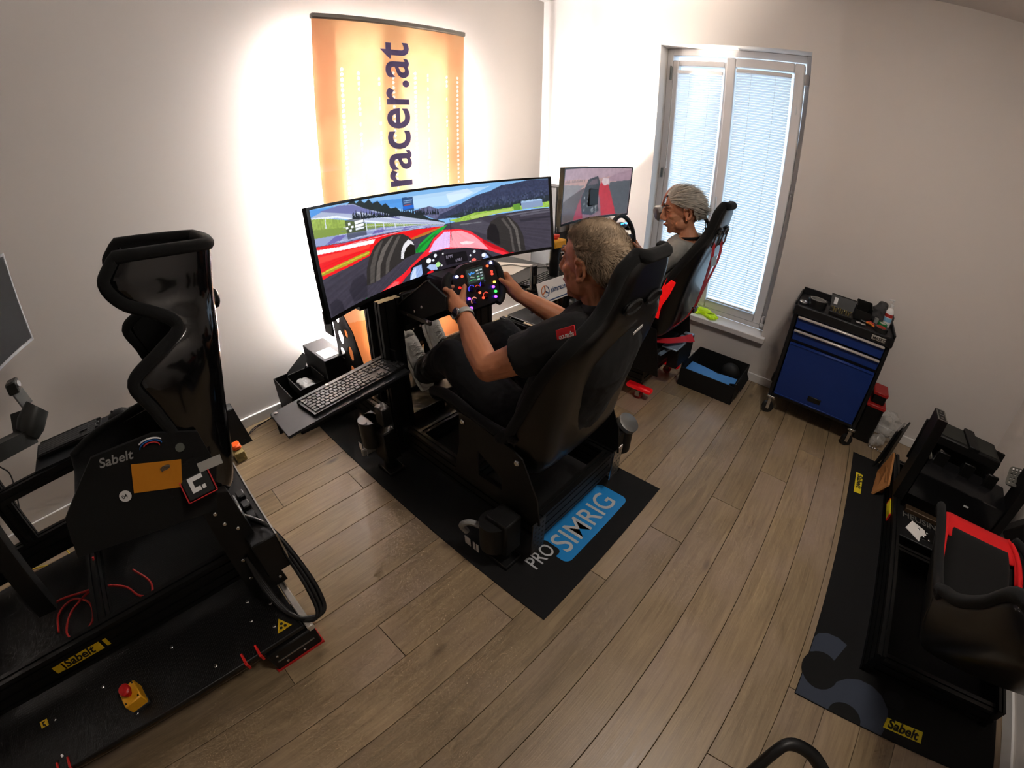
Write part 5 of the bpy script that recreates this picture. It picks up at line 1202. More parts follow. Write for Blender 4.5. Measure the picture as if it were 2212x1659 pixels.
for y in (-.69, -.51): shoe(person2, (.72, y, .30), (.59, y, .53), (.85, 0, .5))
# headset being held up in front of the far cheek
hs = thing('vr_headset', 'dark goggle headset held beside the face of the silver-haired sitter', 'headset', (1.40, -.54, 1.14))
MHs = MH2 @ TR((.100, -.120, -.020))
MB(MHs).loft([ [Vector((x, math.cos(R(a))*wy*(1 if abs(math.cos(R(a))) < .7 else 1), math.sin(R(a))*wz)) for a in range(22, 382, 45)] for x, wy, wz in ((-.035, .078, .045), (-.01, .085, .05), (.02, .08, .046), (.03, .06, .036))]).build('visor', mat('visor_grey', '#4e4b4a', .35), hs)
MB(MHs).loft([[Vector((x, math.cos(R(a))*wy, math.sin(R(a))*wz)) for a in range(22, 382, 45)] for x, wy, wz in ((-.048, .07, .04), (-.034, .076, .043))]).build('face_foam', mat('foam_brown', '#4a2b20', .9), hs)
MB(MH2).tube([tuple(x) for x in catmull([(.09, -.10, .02), (.06, -.06, .095), (.01, -.035, .135), (-.06, -.045, .118), (-.115, -.05, .05)], 20)], .016, 8, flat=(0, 1, 0)).build('head_strap', mat('strap_rust', '#8a4a38', .7), hs)
# ------------------------------------------------------------------ left motion rig with the glossy winged seat
rig3 = thing('racing_rig', 'black motion rig with a glossy high-winged bucket seat at the near left', 'simulator', (1.0, -3.4, 0), 'racing simulator rigs')
def add3(bm, name, m=BLK, parent=None, **k): return bm.build(name, m, parent or rig3, **k)
def checker_mat():
    m = bpy.data.materials.new('checker_plate'); m.use_nodes = True; nt = m.node_tree; b = nt.nodes['Principled BSDF']
    b.inputs['Base Color'].default_value = (.0025, .0025, .003, 1); b.inputs['Roughness'].default_value = .45; b.inputs['Metallic'].default_value = 0
    tc = nt.nodes.new('ShaderNodeTexCoord'); br = nt.nodes.new('ShaderNodeTexBrick'); mp = nt.nodes.new('ShaderNodeMapping'); mp.inputs['Rotation'].default_value = (0, 0, R(45)); mp.inputs['Scale'].default_value = (34, 34, 34)
    nt.links.new(tc.outputs['Object'], mp.inputs[0]); nt.links.new(mp.outputs[0], br.inputs['Vector']); br.inputs['Mortar Size'].default_value = .09; br.inputs['Scale'].default_value = 1
    bp = nt.nodes.new('ShaderNodeBump'); bp.inputs['Strength'].default_value = .5; bp.inputs['Distance'].default_value = .003; nt.links.new(br.outputs['Fac'], bp.inputs['Height']); nt.links.new(bp.outputs[0], b.inputs['Normal']); return m
CHK = checker_mat()
base = add3(MB().box2((.52, -4.6, .115), (1.49, -2.975, .135), .003), 'base_plate', CHK)
bolts(base, [(x, y, .135) for x, y in ((1.44, -3.30), (1.44, -3.62), (1.44, -3.95), (1.28, -3.42), (1.28, -3.72), (1.30, -3.95), (1.36, -3.12), (1.43, -3.06), (1.28, -3.10), (1.34, -3.03))], (0, 0, 1), .007)
add3(MB().box2((1.36, -3.14, 0), (1.50, -2.95, .105), .006), 'corner_foot', BLK)
add3(MB().box2((1.362, -3.142, 0), (1.504, -2.946, .008)), 'red_underline', mat('red_trim', '#b81c1c', .5))
MB().box2((1.496, -3.12, .05), (1.502, -2.97, .056)).build('bright_line', SIL, rig3)
bolts(rig3, [(1.50, -3.09, .03), (1.50, -3.02, .03), (1.50, -3.11, .085)], (1, 0, 0), .006)
for lo, hi in (((.56, -4.2, 0), (.70, -4.0, .115)), ((1.36, -4.3, 0), (1.50, -4.1, .115)), ((.56, -3.14, 0), (.70, -2.98, .115))): add3(MB().box2(lo, hi, .006), 'foot_block', BLK)
# aluminium end strip
add3(MB().box2((1.16, -2.972, .095), (1.50, -2.946, .125), .004).box2((1.20, -2.965, .125), (1.26, -2.945, .20), .004), 'end_strip', mat('raw_aluminium', '#c9c4bc', .4, .5))
for x in (.55, 1.20): r_ = add3(profile(MB(), (x, -4.6, .25), (x, -2.99, .25), .04, .12), 'side_rail', BLKA)
for y in (-3.05, -3.60, -4.3): add3(profile(MB(), (.57, y, .24), (1.18, y, .24), .04, .08), 'cross_bar', BLKA)
# red clips, warning triangle, rail stickers
for y in (-3.15, -3.205, -3.93, -3.98): add3(MB().box((1.478, y, .137), (.05, .010, .006), .002).box((1.494, y, .12), (.006, .010, .04), .002), 'red_clip', mat('clip_red', '#d0201c', .5))
YS = mat('sticker_yellow', '#c8a416', .5); INK = mat('sticker_ink', '#121212', .6)
b = MB(frame((1.4905, -3.03, .075), (0, 1, 0), z=(1, 0, 0))); 
tri = MB(frame((1.44, -3.035, .1365), (0, 1, 0), z=(0, 0, 1))); tri.plate([(-.028, -.024), (.028, -.024), (0, .026)], .001); tri = add3(tri, 'warning_triangle', YS)
for dx, dy in ((-.008, -.012), (.008, -.012), (0, .002)): MB(frame((1.44, -3.035, .1372), (0, 1, 0), z=(0, 0, 1))).lathe([(.0055, 0), (.0055, .0004)], (dx, dy, 0), n=10).build('warning_dot', INK, tri)
Mst = frame((1.2205, -3.725, .25), (0, 1, 0), z=(1, 0, 0))
st3 = add3(MB(Mst).box((.015, 0, 0), (.17, .038, .0012)), 'brand_sticker', YS); MB(Mst).box((-.085, -.0, 0), (.045, .034, .0012)).build('brand_sticker_end', YS, rig3); MB(Mst).box((.122, 0, 0), (.015, .034, .0012)).build('brand_sticker_end', YS, rig3)
text('sticker_lettering', 'Sabelt', Mst @ TR((-.06, -.012, .001)), .05, INK, rig3, bold=.02, shear=.2, sx=1.05)
Ms5 = frame((1.30, -4.0, .1362), (0, 1, 0), z=(.3, 0, 1)); add3(MB(Ms5).box((0, 0, 0), (.035, .035, .001)), 'number_sticker', YS); text('sticker_lettering', '5', Ms5 @ TR((-.010, -.012, .001)), .036, INK, rig3, bold=.02)
# rear tower and beam behind the seat
bm = add3(MB().box2((.60, -2.985, .25), (1.34, -2.895, .41), .004), 'rear_beam', BLK)
MB().box2((.60, -2.897, .405), (1.34, -2.892, .413)).bar((1.335, -2.894, .41), (1.36, -2.894, .30), .006, .008).build('bright_edge', SIL, bm)
for x, z in ((1.10, .42), (1.16, .42), (1.22, .42)): MB().box((x, -2.93, z), (.04, .03, .022), .004).build('connector', PLB, bm)
for x in (1.14, 1.26): MB().cyl((x, -2.96, .41), (x, -2.96, .435), .009, n=8).build('connector_nut', BOLT, bm)
tw = MB(); tw.M = Matrix()
tw.poly([(1.285, -3.07, .135), (1.285, -2.93, .135), (1.285, -2.965, .60), (1.285, -3.06, .64)], (-.03, 0, 0)); tw.box((1.19, -3.0, .40), (.16, .10, .10), .006)
tower = add3(tw, 'seat_tower', BLK)
bolts(tower, [(1.286, -3.03, .55), (1.286, -3.02, .50), (1.286, -2.99, .46), (1.286, -3.03, .33), (1.286, -2.97, .31), (1.286, -2.98, .22), (1.286, -3.04, .24), (1.286, -2.95, .17)], (1, 0, 0), .007)
add3(MB().box((.80, -3.0, .40), (.03, .12, .45), .004), 'seat_tower', BLK)
MLb = frame((1.29, -3.032, .675), (0, 1, 0), z=(.80, .0, .60))
lb = add3(MB(MLb).box((0, 0, 0), (.085, .075, .03), .004), 'badge_box', BLK)
MB(MLb).box((.044, 0, .0), (.004, .077, .032), .001).box((-.044, 0, 0), (.004, .077, .032), .001).box((0, -.039, 0), (.088, .003, .032), .001).build('red_edge', mat('red_trim2', '#c0262a', .5), lb)
b = MB(MLb); b.plate([(-.022, -.020), (.006, -.020), (.006, -.008), (-.010, -.008), (-.010, .010), (.022, .010), (.022, .022), (-.022, .022)], .002); b.M = MLb @ TR((0, 0, .016)); b = MB(MLb @ TR((0, 0, .0156))); b.plate([(-.022, -.020), (.006, -.020), (.006, -.008), (-.010, -.008), (-.010, .010), (.022, .010), (.022, .022), (-.022, .022)], .0012); b.box((.015, -.014, 0), (.011, .011, .0012)); b.build('badge_mark', WHT, lb)
# the seat
ROWS3 = [(.47, .620, .225, .05), (.36, .605, .24, .10), (.22, .565, .245, .16), (.08, .535, .25, .20), (-.015, .55, .252, .215), (-.060, .65, .25, .19), (-.085, .76, .25, .16), (-.108, .86, .255, .20), (-.128, .945, .255, .245), (-.142, 1.010, .235, .165), (-.152, 1.06, .205, .115), (-.165, 1.115, .19, .235), (-.178, 1.18, .188, .285), (-.188, 1.24, .182, .255)]
MS3 = TR((1.02, -2.960, .005), -PI/2)
seat3 = bucket_seat(rig3, MS3, ROWS3, GLB, FAB, FAB, .017, holes=True, pads=True)
Msd = frame((1.272, -3.13, .78), (0, 1, .0), z=(1, 0, .25))
Md = frame((1.300, -3.185, .835), (0, 1, -.12), z=(1, 0, .12))
pnl = MB(frame((1.282, 0, 0), (0, 1, 0), z=(1, 0, 0))); pnl.plate([(-3.44, .64), (-3.02, .56), (-2.96, .70), (-2.97, .82), (-3.08, .868), (-3.25, .88), (-3.40, .76)], .010)
sp = pnl.build('side_panel', FAB, seat3)
XS = 1.2885
def onx(y, z, rot=0): return frame((XS, y, z), (0, math.cos(R(rot)), math.sin(R(rot))), z=(1, 0, 0))
text('seat_lettering', 'Sabelt', onx(-3.243, .846, -10), .036, mat('print_grey', '#8e8e8c', .5), seat3, bold=.015, shear=.2, sx=1.05)
MB(onx(-3.12, .752, -22)).box((0, 0, 0), (.135, .085, .0014)).build('orange_sticker', mat('sticker_orange', '#c8801c', .45), seat3)
b = MB(onx(-3.09, .765)); b.ell((0, 0, .001), (.016, .008, .0008), 12, 5).tube([(-.012, -.006, .001), (.0, .006, .0015), (.014, -.002, .001)], .0025, 6); b.build('sticker_emblem', mat('emblem_grey', '#5e5040', .6), seat3)
MB(onx(-3.223, .742)).lathe([(.017, 0), (.017, .0012)], (0, 0, 0), n=20).build('round_sticker', WHT, seat3); text('sticker_lettering', '04', onx(-3.233, .737) @ TR((0, 0, .0014)), .016, INK, seat3, bold=.01, ext=.0002)
for k, (c_, r_, a0, a1) in enumerate((('#2f6fc0', .021, 20, 170), ('#d83a3a', .015, 0, 150), ('#dcdcdc', .026, 40, 140))): MB(onx(-3.097, .836, -10)).tube([(r_*1.5*math.cos(R(a)), r_*math.sin(R(a)), .001) for a in range(a0, a1+1, 10)], .0045, 6, flat=(0, 0, 1)).build('helmet_sticker', mat('helmet_'+c_, c_, .5), seat3)
MB(onx(-2.975, .715, -4)).box((0, 0, 0), (.07, .030, .0014)).build('care_label', mat('label_grey', '#a8a8a4', .5), seat3)
MB(onx(-3.03, .80)).lathe([(.013, 0), (.013, .0012)], (0, 0, 0), n=16).build('round_sticker', mat('label_grey2', '#5d625c', .5), seat3)
# far-side tray with keyboard and mouse
tr3 = add3(MB().poly([(.40, -3.66, .595), (.455, -3.12, .595), (.645, -3.115, .585), (.60, -3.66, .585)], (0, 0, .008)), 'keyboard_tray', mat('tray_black'))
add3(profile(MB(), (.60, -4.1, .56), (.60, -3.1, .56), .04, .05), 'tray_beam', BLKA)
for y in (-3.15, -3.88): add3(profile(MB(), (.55, y, .31), (.55, y, .56 if y > -3.5 else .95), .04, .08), 'upright', BLKA)
add3(MB().box((.555, -3.80, .84), (.12, .05, .20), .006), 'wheel_bracket', BLK)
# loose structure of the wheel deck at the picture's edge
dk = add3(MB().box((.72, -3.86, .80), (.42, .10, .12), .008), 'wheel_deck', BLK)
MB().box((.50, -3.60, .90), (.05, .05, .05), .006).bar((.48, -3.60, .87), (.50, -3.58, .81), .05, .015).build('lever_head', mat('bracket_grey', '#2d2d2b', .4, .4), dk)
MB().lathe([(.05, 0), (.06, .04), (.05, .11)], (.56, -3.62, .73), (-.3, .5, .4), n=16).bar((.49, -3.64, .80), (.56, -3.66, .70), .06, .012).bar((.56, -3.60, .72), (.72, -3.80, .78), .06, .06).bar((.47, -3.575, .745), (.48, -3.60, .80), .03, .01).build('wheel_rim_guard', mat('bracket_grey'), dk)
MB().lathe([(.012, 0), (.012, .004)], (.51, -3.572, .905), (.3, .9, .2), n=12).build('thumb_dial', mat('dial_grey', '#5a5a58', .4), dk)
keyboard(frame((.495, -3.49, .604), (-.09, .996, 0) if False else (.09, .996, 0), z=(.03, 0, 1)), 'black keyboard on the far tray behind the glossy seat', L=.30, W=.11)
ms = thing('computer_mouse', 'black mouse on the tray behind the glossy seat', 'mouse', (.50, -3.25, .603))
bpts = [[Vector((.50+math.cos(R(a))*w, -3.25+y, .604+max(0, math.sin(R(a)))*h)) for a in range(0, 361, 30)][:-1] for y, w, h in ((-.055, .012, .012), (-.045, .025, .026), (-.015, .031, .036), (.02, .030, .033), (.045, .024, .018), (.055, .012, .008))]
MB().loft(bpts).build('shell', PLB, ms, sharp=70); MB().cyl((.50, -3.275, .638), (.506, -3.275, .638), .006, n=8).build('scroll_wheel', DKG, ms)
# monitor cut by the picture edge
mon3 = thing('curved_monitor', 'switched-off monitor at the left picture edge facing the glossy seat', 'monitor', (.95, -3.60, .9))
def m3(u, v, d=0.0):
    x = .40+1.18*u; return (x, -3.47-.62*u*(1-u)+d, 1.01+.345*v)
def slab3(u0, u1, v0, v1, d0, d1, n=16): return MB().loft([[Vector(m3(u0+(u1-u0)*i/n, v, d)) for v, d in ((v0, d0), (v1, d0), (v1, d1), (v0, d1))] for i in range(n+1)])
slab3(0, 1, 0, 1, -.03, 0).build('housing', PLB, mon3); slab3(.008, .992, .035, .97, 0, .002).build('dark_screen', mat('screen_off', '#0e0e0f', .7, spec=.1), mon3)
MB().box((.99, -3.70, 1.15), (.2, .10, .2), .01).bar((.99, -3.74, 1.1), (.99, -3.80, .3), .08, .05).build('stand', PLB, mon3)
# stop box, cables
stop_box(TR((1.40, -3.60, .1355), R(8)), 'yellow box with red push button on the base plate at the near left')
RC = mat('red_cable', '#b3201a', .5)
cable('red_cable', [(.84, -3.58, .29), (.87, -3.62, .20), (.86, -3.72, .16), (.90, -3.80, .15), (.98, -3.83, .145), (1.03, -3.78, .145), (.99, -3.70, .15), (.90, -3.70, .155), (.83, -3.78, .15), (.86, -3.86, .145), (.95, -3.87, .145)], .005, RC, 'red cable coiled on the base plate of the near left rig')
cable('red_cable', [(.80, -3.90, .15), (.82, -3.82, .17), (.86, -3.70, .18), (.90, -3.60, .19), (.93, -3.52, .16), (.99, -3.48, .145), (1.02, -3.43, .145), (.98, -3.41, .17), (.93, -3.45, .22)], .005, RC, 'red cable running from the coil towards the seat')
tag(MB().box((.80, -3.905, .15), (.03, .04, .022), .005).build('red_plug', mat('plug_red', '#d0261c', .45)), 'red plug at the end of the coiled cable', 'plug')
for k in range(3): cable('black_cable_loop', [(1.20, -2.97, .44-.02*k), (1.29, -2.90-.004*k, .40-.015*k), (1.40, -2.87-.012*k, .28-.012*k), (1.475, -2.875-.015*k, .17-.006*k), (1.49, -2.91-.012*k, .135-.002*k), (1.46, -2.975, .145-.002*k), (1.40, -3.0-.004*k, .17), (1.33, -3.01-.006*k, .24), (1.29, -3.015, .34)], .008, CABLE, ('outermost black cable of the loop behind the glossy seat', 'middle black cable of the loop behind the glossy seat', 'innermost black cable of the loop behind the glossy seat')[k], group='looped black cables')
cable('yellow_cable', [(.02, -4.2, .03), (.10, -4.05, .02), (.22, -3.95, .03), (.36, -3.86, .05), (.50, -3.80, .08)], .004, mat('yellow_cable', '#c9a81c', .5), 'yellow cable on the floor by the wall, upper strand')
cable('yellow_cable', [(.30, -4.15, .01), (.34, -4.02, .012), (.42, -3.90, .02), (.52, -3.83, .05)], .004, mat('yellow_cable'), 'yellow cable on the floor by the wall, lower strand')
cable('wall_cable', [(.03, -4.3, .62), (.05, -4.08, .55), (.06, -4.02, .45), (.12, -3.97, .42), (.3, -3.92, .40), (.52, -3.88, .38)], .004, CABLE, 'thin black cable hanging beside the far upright of the left rig')
for k, c_ in enumerate(('#1c2836', '#274a7a', '#16202c')): cable('tangled_cable', [(.16, -3.66+.03*k, .02), (.22, -3.58, .10+.03*k), (.25, -3.54+.03*k, .22), (.28, -3.50, .10), (.33, -3.45+.02*k, .02), (.24, -3.42, .01), (.18, -3.52, .01)], .004, mat('cab'+c_, c_, .5), ('dark cable tangle under the keyboard tray of the left rig', 'blue cable tangle under the keyboard tray of the left rig', 'thin dark cable crossing the tangle under the left tray')[k])
# black box and orange pack by the wall
sp_ = thing('speaker_box', 'black upright box on the floor between the glossy seat and the wall', 'box', (.12, -2.78, 0))
MB().loft([[Vector((.05, -2.86, 0)), Vector((.17, -2.86, 0)), Vector((.17, -2.70, 0)), Vector((.05, -2.70, 0))], [Vector((.06, -2.85, .22)), Vector((.14, -2.85, .22)), Vector((.14, -2.735, .22)), Vector((.06, -2.735, .22))]]).build('body', CARD, sp_, smooth=False)
MB().box((.10, -2.79, .223), (.07, .10, .006), .002).build('lid', mat('grey_cloth', '#3a3a39', .8), sp_)
op = thing('small_pack', 'small pack with an orange top behind the glossy seat', 'box', (.27, -2.81, 0))
MB().box((.27, -2.81, .03), (.09, .06, .06), .004).build('carton', mat('pack_olive', '#8a7a4a', .6), op); MB().box((.26, -2.81, .075), (.06, .05, .03), .008).build('orange_top', mat('pack_orange', '#e85a1c', .5), op)  # orange top in its own colour
for k in range(2): cable('floor_cable', [(.17, -2.74, .03), (.10, -2.66, .02+.01*k), (.06, -2.55, .015), (.05, -2.45, .02+.008*k), (.05, -2.2, .01)], .003, CABLE, ('black cable along the baseboard towards the black box, upper one', 'black cable along the baseboard towards the black box, lower one')[k])
# ------------------------------------------------------------------ right rig on its mat, along the right wall
mt = thing('floor_mat', 'black mat with a grey swirl and yellow brand labels by the right wall', 'mat', (3.23, -1.22, 0), 'rubber mats under the rigs')
MB().box2((2.86, -2.06, 0), (3.79, -.39, .004), .001).build('rubber_sheet', mat('mat_black', '#040405', .9, bump=.2, bscale=800), mt)
SW = mat('mat_slate', '#333a48', .85, bump=.2, bscale=800)
def flat(pts, z, m, name, parent): return MB().poly([(x, y, z) for x, y in pts], (0, 0, .0006)).build(name, m, parent, smooth=False)
s1 = [(2.862, -1.80), (2.875, -1.775), (2.91, -1.755), (2.96, -1.752), (3.005, -1.765), (2.965, -1.868), (2.935, -1.855), (2.90, -1.852), (2.862, -1.872)]
flat(s1, .0041, SW, 'grey_swirl', mt)
s2 = [(2.862, -2.058), (2.862, -1.955), (2.885, -1.985), (2.92, -2.0), (2.965, -1.985), (3.0, -1.94), (3.04, -1.905), (3.09, -1.885), (3.15, -1.885), (3.20, -1.905), (3.24, -1.95), (3.25, -2.0), (3.235, -2.058)]
flat(s2, .0041, SW, 'grey_swirl', mt)
flat([(3.07+.07*math.cos(R(a)), -2.058+.055*math.sin(R(a))) for a in range(0, 181, 15)], .0046, mat('mat_black'), 'black_dot', mt)
flat([(2.862, -1.872)]+[(2.925+.078*math.cos(R(a)), -1.925+.078*math.sin(R(a))) for a in range(140, -230, -15)], .0046, mat('mat_black'), 'black_dot', mt)
flat([(3.26+.05*math.cos(R(a)), -1.90+.035*math.sin(R(a))) for a in range(0, 360, 20)], .0041, mat('mat_charcoal', '#17181b', .9), 'dark_dot', mt)
YL = mat('label_yellow', '#d6c21c', .6)
flat([(3.243, -1.980), (3.413, -1.972), (3.411, -2.02), (3.234, -2.024)], .0047, YL, 'yellow_label', mt)
text('label_lettering', 'Sabelt', frame((3.25, -2.016, .0055), (1, .01, 0), z=(0, 0, 1)), .052, INK, mt, bold=.03, shear=.2, sx=1.12, ext=.0003)
flat([(2.893, -.597), (2.938, -.602), (2.936, -.789), (2.893, -.797)], .0047, YL, 'yellow_label', mt)
text('label_lettering', 'Sabelt', frame((2.905, -.612, .0055), (0, -1, 0), z=(0, 0, 1)), .046, INK, mt, bold=.03, shear=.2, sx=1.2, ext=.0003)

rig4 = thing('racing_rig', 'black rig with a red and black bucket seat along the right wall', 'simulator', (3.4, -1.3, 0), 'racing simulator rigs')
def add4(bm, name, m=BLKA, parent=None, **k): return bm.build(name, m, parent or rig4, **k)
for x in (3.10, 3.70): add4(profile(MB(), (x, -1.84, .065), (x, -.42, .065), .04, .12), 'side_rail', BLKA)
for y in (-1.82, -1.20, -.46): add4(profile(MB(), (3.12, y, .065), (3.68, y, .065), .04, .08), 'cross_bar', BLKA)
ALE = mat('cut_aluminium', '#8f8d88', .35, .9)
u4 = add4(MB().box2((3.075, -.865, .125), (3.13, -.745, .60), .002), 'upright', BLKA)
for lo, hi in (((3.078, -.862, .6), (3.084, -.748, .602)), ((3.121, -.862, .6), (3.127, -.748, .602)), ((3.078, -.865, .6), (3.127, -.858, .602)), ((3.078, -.752, .6), (3.127, -.745, .602)), ((3.09, -.81, .6), (3.115, -.80, .602)), ((3.095, -.84, .6), (3.11, -.83, .602)), ((3.095, -.78, .6), (3.11, -.77, .602))): MB().box2(lo, hi).build('cut_end', ALE, u4)
add4(MB().box2((3.67, -.865, .125), (3.725, -.745, .55), .002), 'upright', BLKA)
# deck plate at the top, with recess, and pedals in front of it
dk4 = add4(MB().box2((3.15, -.72, .42), (3.56, -.53, .47), .006), 'wheel_deck', BLK)
MB().box2((3.19, -.70, .468), (3.345, -.55, .474), .002).box2((3.42, -.70, .468), (3.54, -.55, .474), .002).build('recess', mat('recess_olive', '#23241f', .7), dk4)
MB().box2((3.35, -.725, .465), (3.415, -.525, .485), .004).build('deck_strap', BLK, dk4)
pp = MB(frame((3.66, -.74, .44), (.6, -.3, .25), z=(-.25, -.5, .8))); pp.plate(rrect(-.04, -.05, .04, .06, .02), .008, [[(cx_+.006*math.cos(2*PI*k/8), cy_+.006*math.sin(2*PI*k/8)) for k in range(8)] for cx_ in (-.02, 0, .02) for cy_ in (-.03, -.008, .014, .036)]); pp = add4(pp, 'pedal_pad', mat('pad_grey', '#55544e', .5, .4))
for cx_ in (-.02, 0, .02): MB(frame((3.66, -.74, .446), (.6, -.3, .25), z=(-.25, -.5, .8))).box((cx_, .042, .002), (.010, .010, .004), .002).build('grip_stud', WHT, pp)
pdl = add4(MB().box2((3.16, -.82, .16), (3.66, -.46, .175), .004), 'pedal_base', BLK)
add4(MB().box2((3.14, -.50, .17), (3.67, -.485, .43), .003), 'pedal_back_plate', BLK)
rd = random.Random(9)
for k in range(26):
    x, y = 3.2+.42*rd.random(), -.78+.22*rd.random(); MB().cyl((x, y, .175+.1*rd.random()), (x, y+.01, .20+.12*rd.random()), .006+.006*rd.random(), n=8).build('pedal_hardware', BOLT if rd.random() < .5 else BLKA, pdl)
for x in (3.24, 3.40, 3.55):
    MB().box((x, -.70, .27), (.045, .03, .20), .004).box((x, -.745, .36), (.07, .014, .09), .004).build('pedal_arm', BLKA, pdl); MB().cyl((x, -.62, .24), (x, -.72, .29), .014).build('pedal_spring', SIL, pdl)
MB().bar((3.215, -.74, .33), (3.235, -.72, .40), .03, .006).bar((3.19, -.74, .34), (3.17, -.72, .37), .012, .012).build('steel_link', mat('link_steel', '#b5b2aa', .3, .8), pdl)
# sloped glossy panel and heel plate
gp = MB(); gp.poly([(3.14, -.84, .29), (3.68, -.84, .29), (3.66, -.70, .335), (3.20, -.70, .335)], (0, 0, .012)); gp.poly([(3.14, -.84, .17), (3.68, -.84, .17), (3.68, -.84, .302), (3.14, -.84, .302)], (0, -.012, 0)); gp = add4(gp, 'sloped_panel', mat('panel_satin', '#18181a', .25, .2))
MB().box((3.46, -.853, .24), (.03, .003, .008)).build('panel_badge', WHT, gp)
hp = add4(MB().box2((3.13, -1.10, .085), (3.67, -.86, .095), .003), 'heel_plate', mat('heel_black', '#0e0f11', .5))
text('plate_lettering', 'HEUSINKVELD', frame((3.15, -.945, .0958), (1, 0, 0), z=(0, 0, 1)), .062, mat('print_dim', '#5e5c58', .5), hp, bold=.01, ext=.0003)
MB().box2((3.16, -.905, .095), (3.64, -.865, .12), .003).build('bronze_bar', mat('bronze_dim', '#4a3a2a', .45, .4), hp)
MB().box2((3.26, -1.06, .0955), (3.34, -.98, .098), .002).build('bolt_plate', BLKA, hp); bolts(hp, [(3.25, -1.0, .096), (3.28, -1.04, .098), (3.31, -1.05, .098), (3.30, -1.0, .098)], (0, 0, 1), .007)
tag(MB().poly([(3.17, -1.03, .0965), (3.21, -.955, .0965), (3.285, -.985, .0965), (3.295, -1.02, .0965), (3.26, -1.045, .0965), (3.25, -1.09, .0965)], (0, 0, .002)).build('paper_sheet', PAPER), 'small white paper piece on the heel plate of the right rig', 'paper')
add4(MB().box2((3.073, -.985, .06), (3.079, -.86, .10)), 'rail_sticker', YL); [add4(MB().box2((3.072, y0, .06), (3.0795, y0+.01, .10)), 'rail_sticker_end', mat('clip_red')) for y0 in (-.995, -.86)]
# arm against the right wall
add4(MB().bar((3.62, -1.09, .33), (3.80, -1.20, .66), .11, .09, .006), 'handbrake_arm', BLK)
# seat
ROWS4 = [(.60, .345, .20, .05), (.48, .338, .225, .085), (.32, .29, .235, .12), (.14, .245, .24, .165), (.015, .25, .245, .19), (-.07, .33, .245, .18), (-.15, .43, .245, .15), (-.235, .54, .25, .14), (-.32, .65, .255, .15), (-.375, .72, .22, .10), (-.42, .79, .165, .06), (-.455, .85, .14, .05), (-.48, .89, .09, .02)]
seat4 = bucket_seat(rig4, TR((3.335, -1.90, .05), PI/2), ROWS4, mat('seat_shell_satin'), FAB, FAB, .020, accent=FABR)
gS = seat_surface(ROWS4, 46, 26, off=.035); M4 = TR((3.335, -1.90, .05), PI/2)
def patch(i0, i1, j0, j1, m, name):
    sub = [l[j0:j1+1] for l in gS[i0:i1+1]]; o = grid_mb(sub, M4).build(name, m, seat4, sharp=80); mods(o, solid=.012); return o
patch(0, 4, 5, 21, FABR, 'red_front_panel'); patch(0, 6, 2, 5, FABR, 'red_bolster_end')
for j, n_ in ((3, 'red_piping'), (23, 'red_piping')):
    MB(M4).tube([l[j] for l in gS[1:26]], .012, 8).build(n_, FABR, seat4, sharp=80)
patch(24, 33, 1, 3, FABR, 'red_shoulder_panel'); patch(26, 30, 22, 24, FABR, 'red_shoulder_panel')
MB(M4).box((.10, -.225, .40), (.05, .006, .05)).build('wash_label', WHT, seat4)
# cardboard and thin black panels leaning at the front
cb_ = thing('cardboard_box', 'brown cardboard box end leaning at the corner of the right mat', 'box', (3.04, -.60, .004))
MB().poly([(3.00, -.74, .006), (3.03, -.49, .006), (3.06, -.49, .16), (3.055, -.74, .10)], (.012, -.004, 0)).build('flap', mat('cardboard', '#a5703e', .8, bump=.2, bscale=80), cb_)
MB().box2((3.045, -.70, .006), (3.068, -.50, .09), .002).build('carton', mat('cardboard'), cb_)
bp_ = thing('leaning_boards', 'thin black panels standing on edge beside the cardboard', 'boards', (3.02, -.42, 0))
MB().poly([(2.99, -.46, .004), (3.06, -.31, .004), (3.08, -.31, .27), (3.02, -.46, .27)], (.010, -.004, 0)).build('front_panel', CARD, bp_)
MB().poly([(3.03, -.44, .004), (3.09, -.30, .004), (3.11, -.30, .29), (3.05, -.44, .28)], (.010, -.004, 0)).build('rear_panel', PLB, bp_)
MB().bar((3.03, -.45, .272), (3.085, -.31, .272), .012, .008).build('metal_rim', SIL, bp_)
# vague dark bar close to the viewer at the lower edge
hb = thing('chair_arm', 'blurred dark curved bar at the bottom edge beside the right mat', 'chair', (2.72, -2.55, 0))
MB().tube([tuple(x) for x in catmull([(2.755, -2.50, .20), (2.772, -2.43, .285), (2.80, -2.395, .305), (2.87, -2.385, .29), (2.95, -2.40, .25)], 24)], .018, 10).build('curved_bar', PLB, hb)
MB().cyl((2.75, -2.53, 0), (2.755, -2.50, .21), .016).build('bar_leg', PLB, hb); MB().cyl((2.97, -2.42, 0), (2.95, -2.40, .26), .016).build('bar_leg', PLB, hb)
# ------------------------------------------------------------------ tool trolley and what lies on it
BLU = mat('trolley_blue', '#16357f', .4, .1, bump=.05, bscale=900); TBK = mat('trolley_black', '#121316', .45)
ct = thing('tool_trolley', 'blue and black tool trolley with two drawers beside the window', 'trolley', (2.51, -.2, 0))
MB().box2((2.21, -.345, .125), (2.235, -.03, .73), .004).box2((2.785, -.345, .125), (2.81, -.03, .73), .004).box2((2.235, -.05, .125), (2.785, -.03, .73)).box2((2.235, -.345, .125), (2.785, -.03, .145)).box2((2.235, -.345, .505), (2.785, -.05, .52)).build('body', TBK, ct)
MB().box2((2.205, -.365, .675), (2.815, -.025, .733), .006).build('top_panel', TBK, ct)
MB().box2((2.205, -.365, .733), (2.215, -.025, .755), .002).box2((2.805, -.365, .733), (2.815, -.025, .755), .002).box2((2.215, -.036, .733), (2.805, -.025, .775), .002).build('top_rim', TBK, ct)
HW = mat('handle_alu', '#cfc9c4', .35, .4)
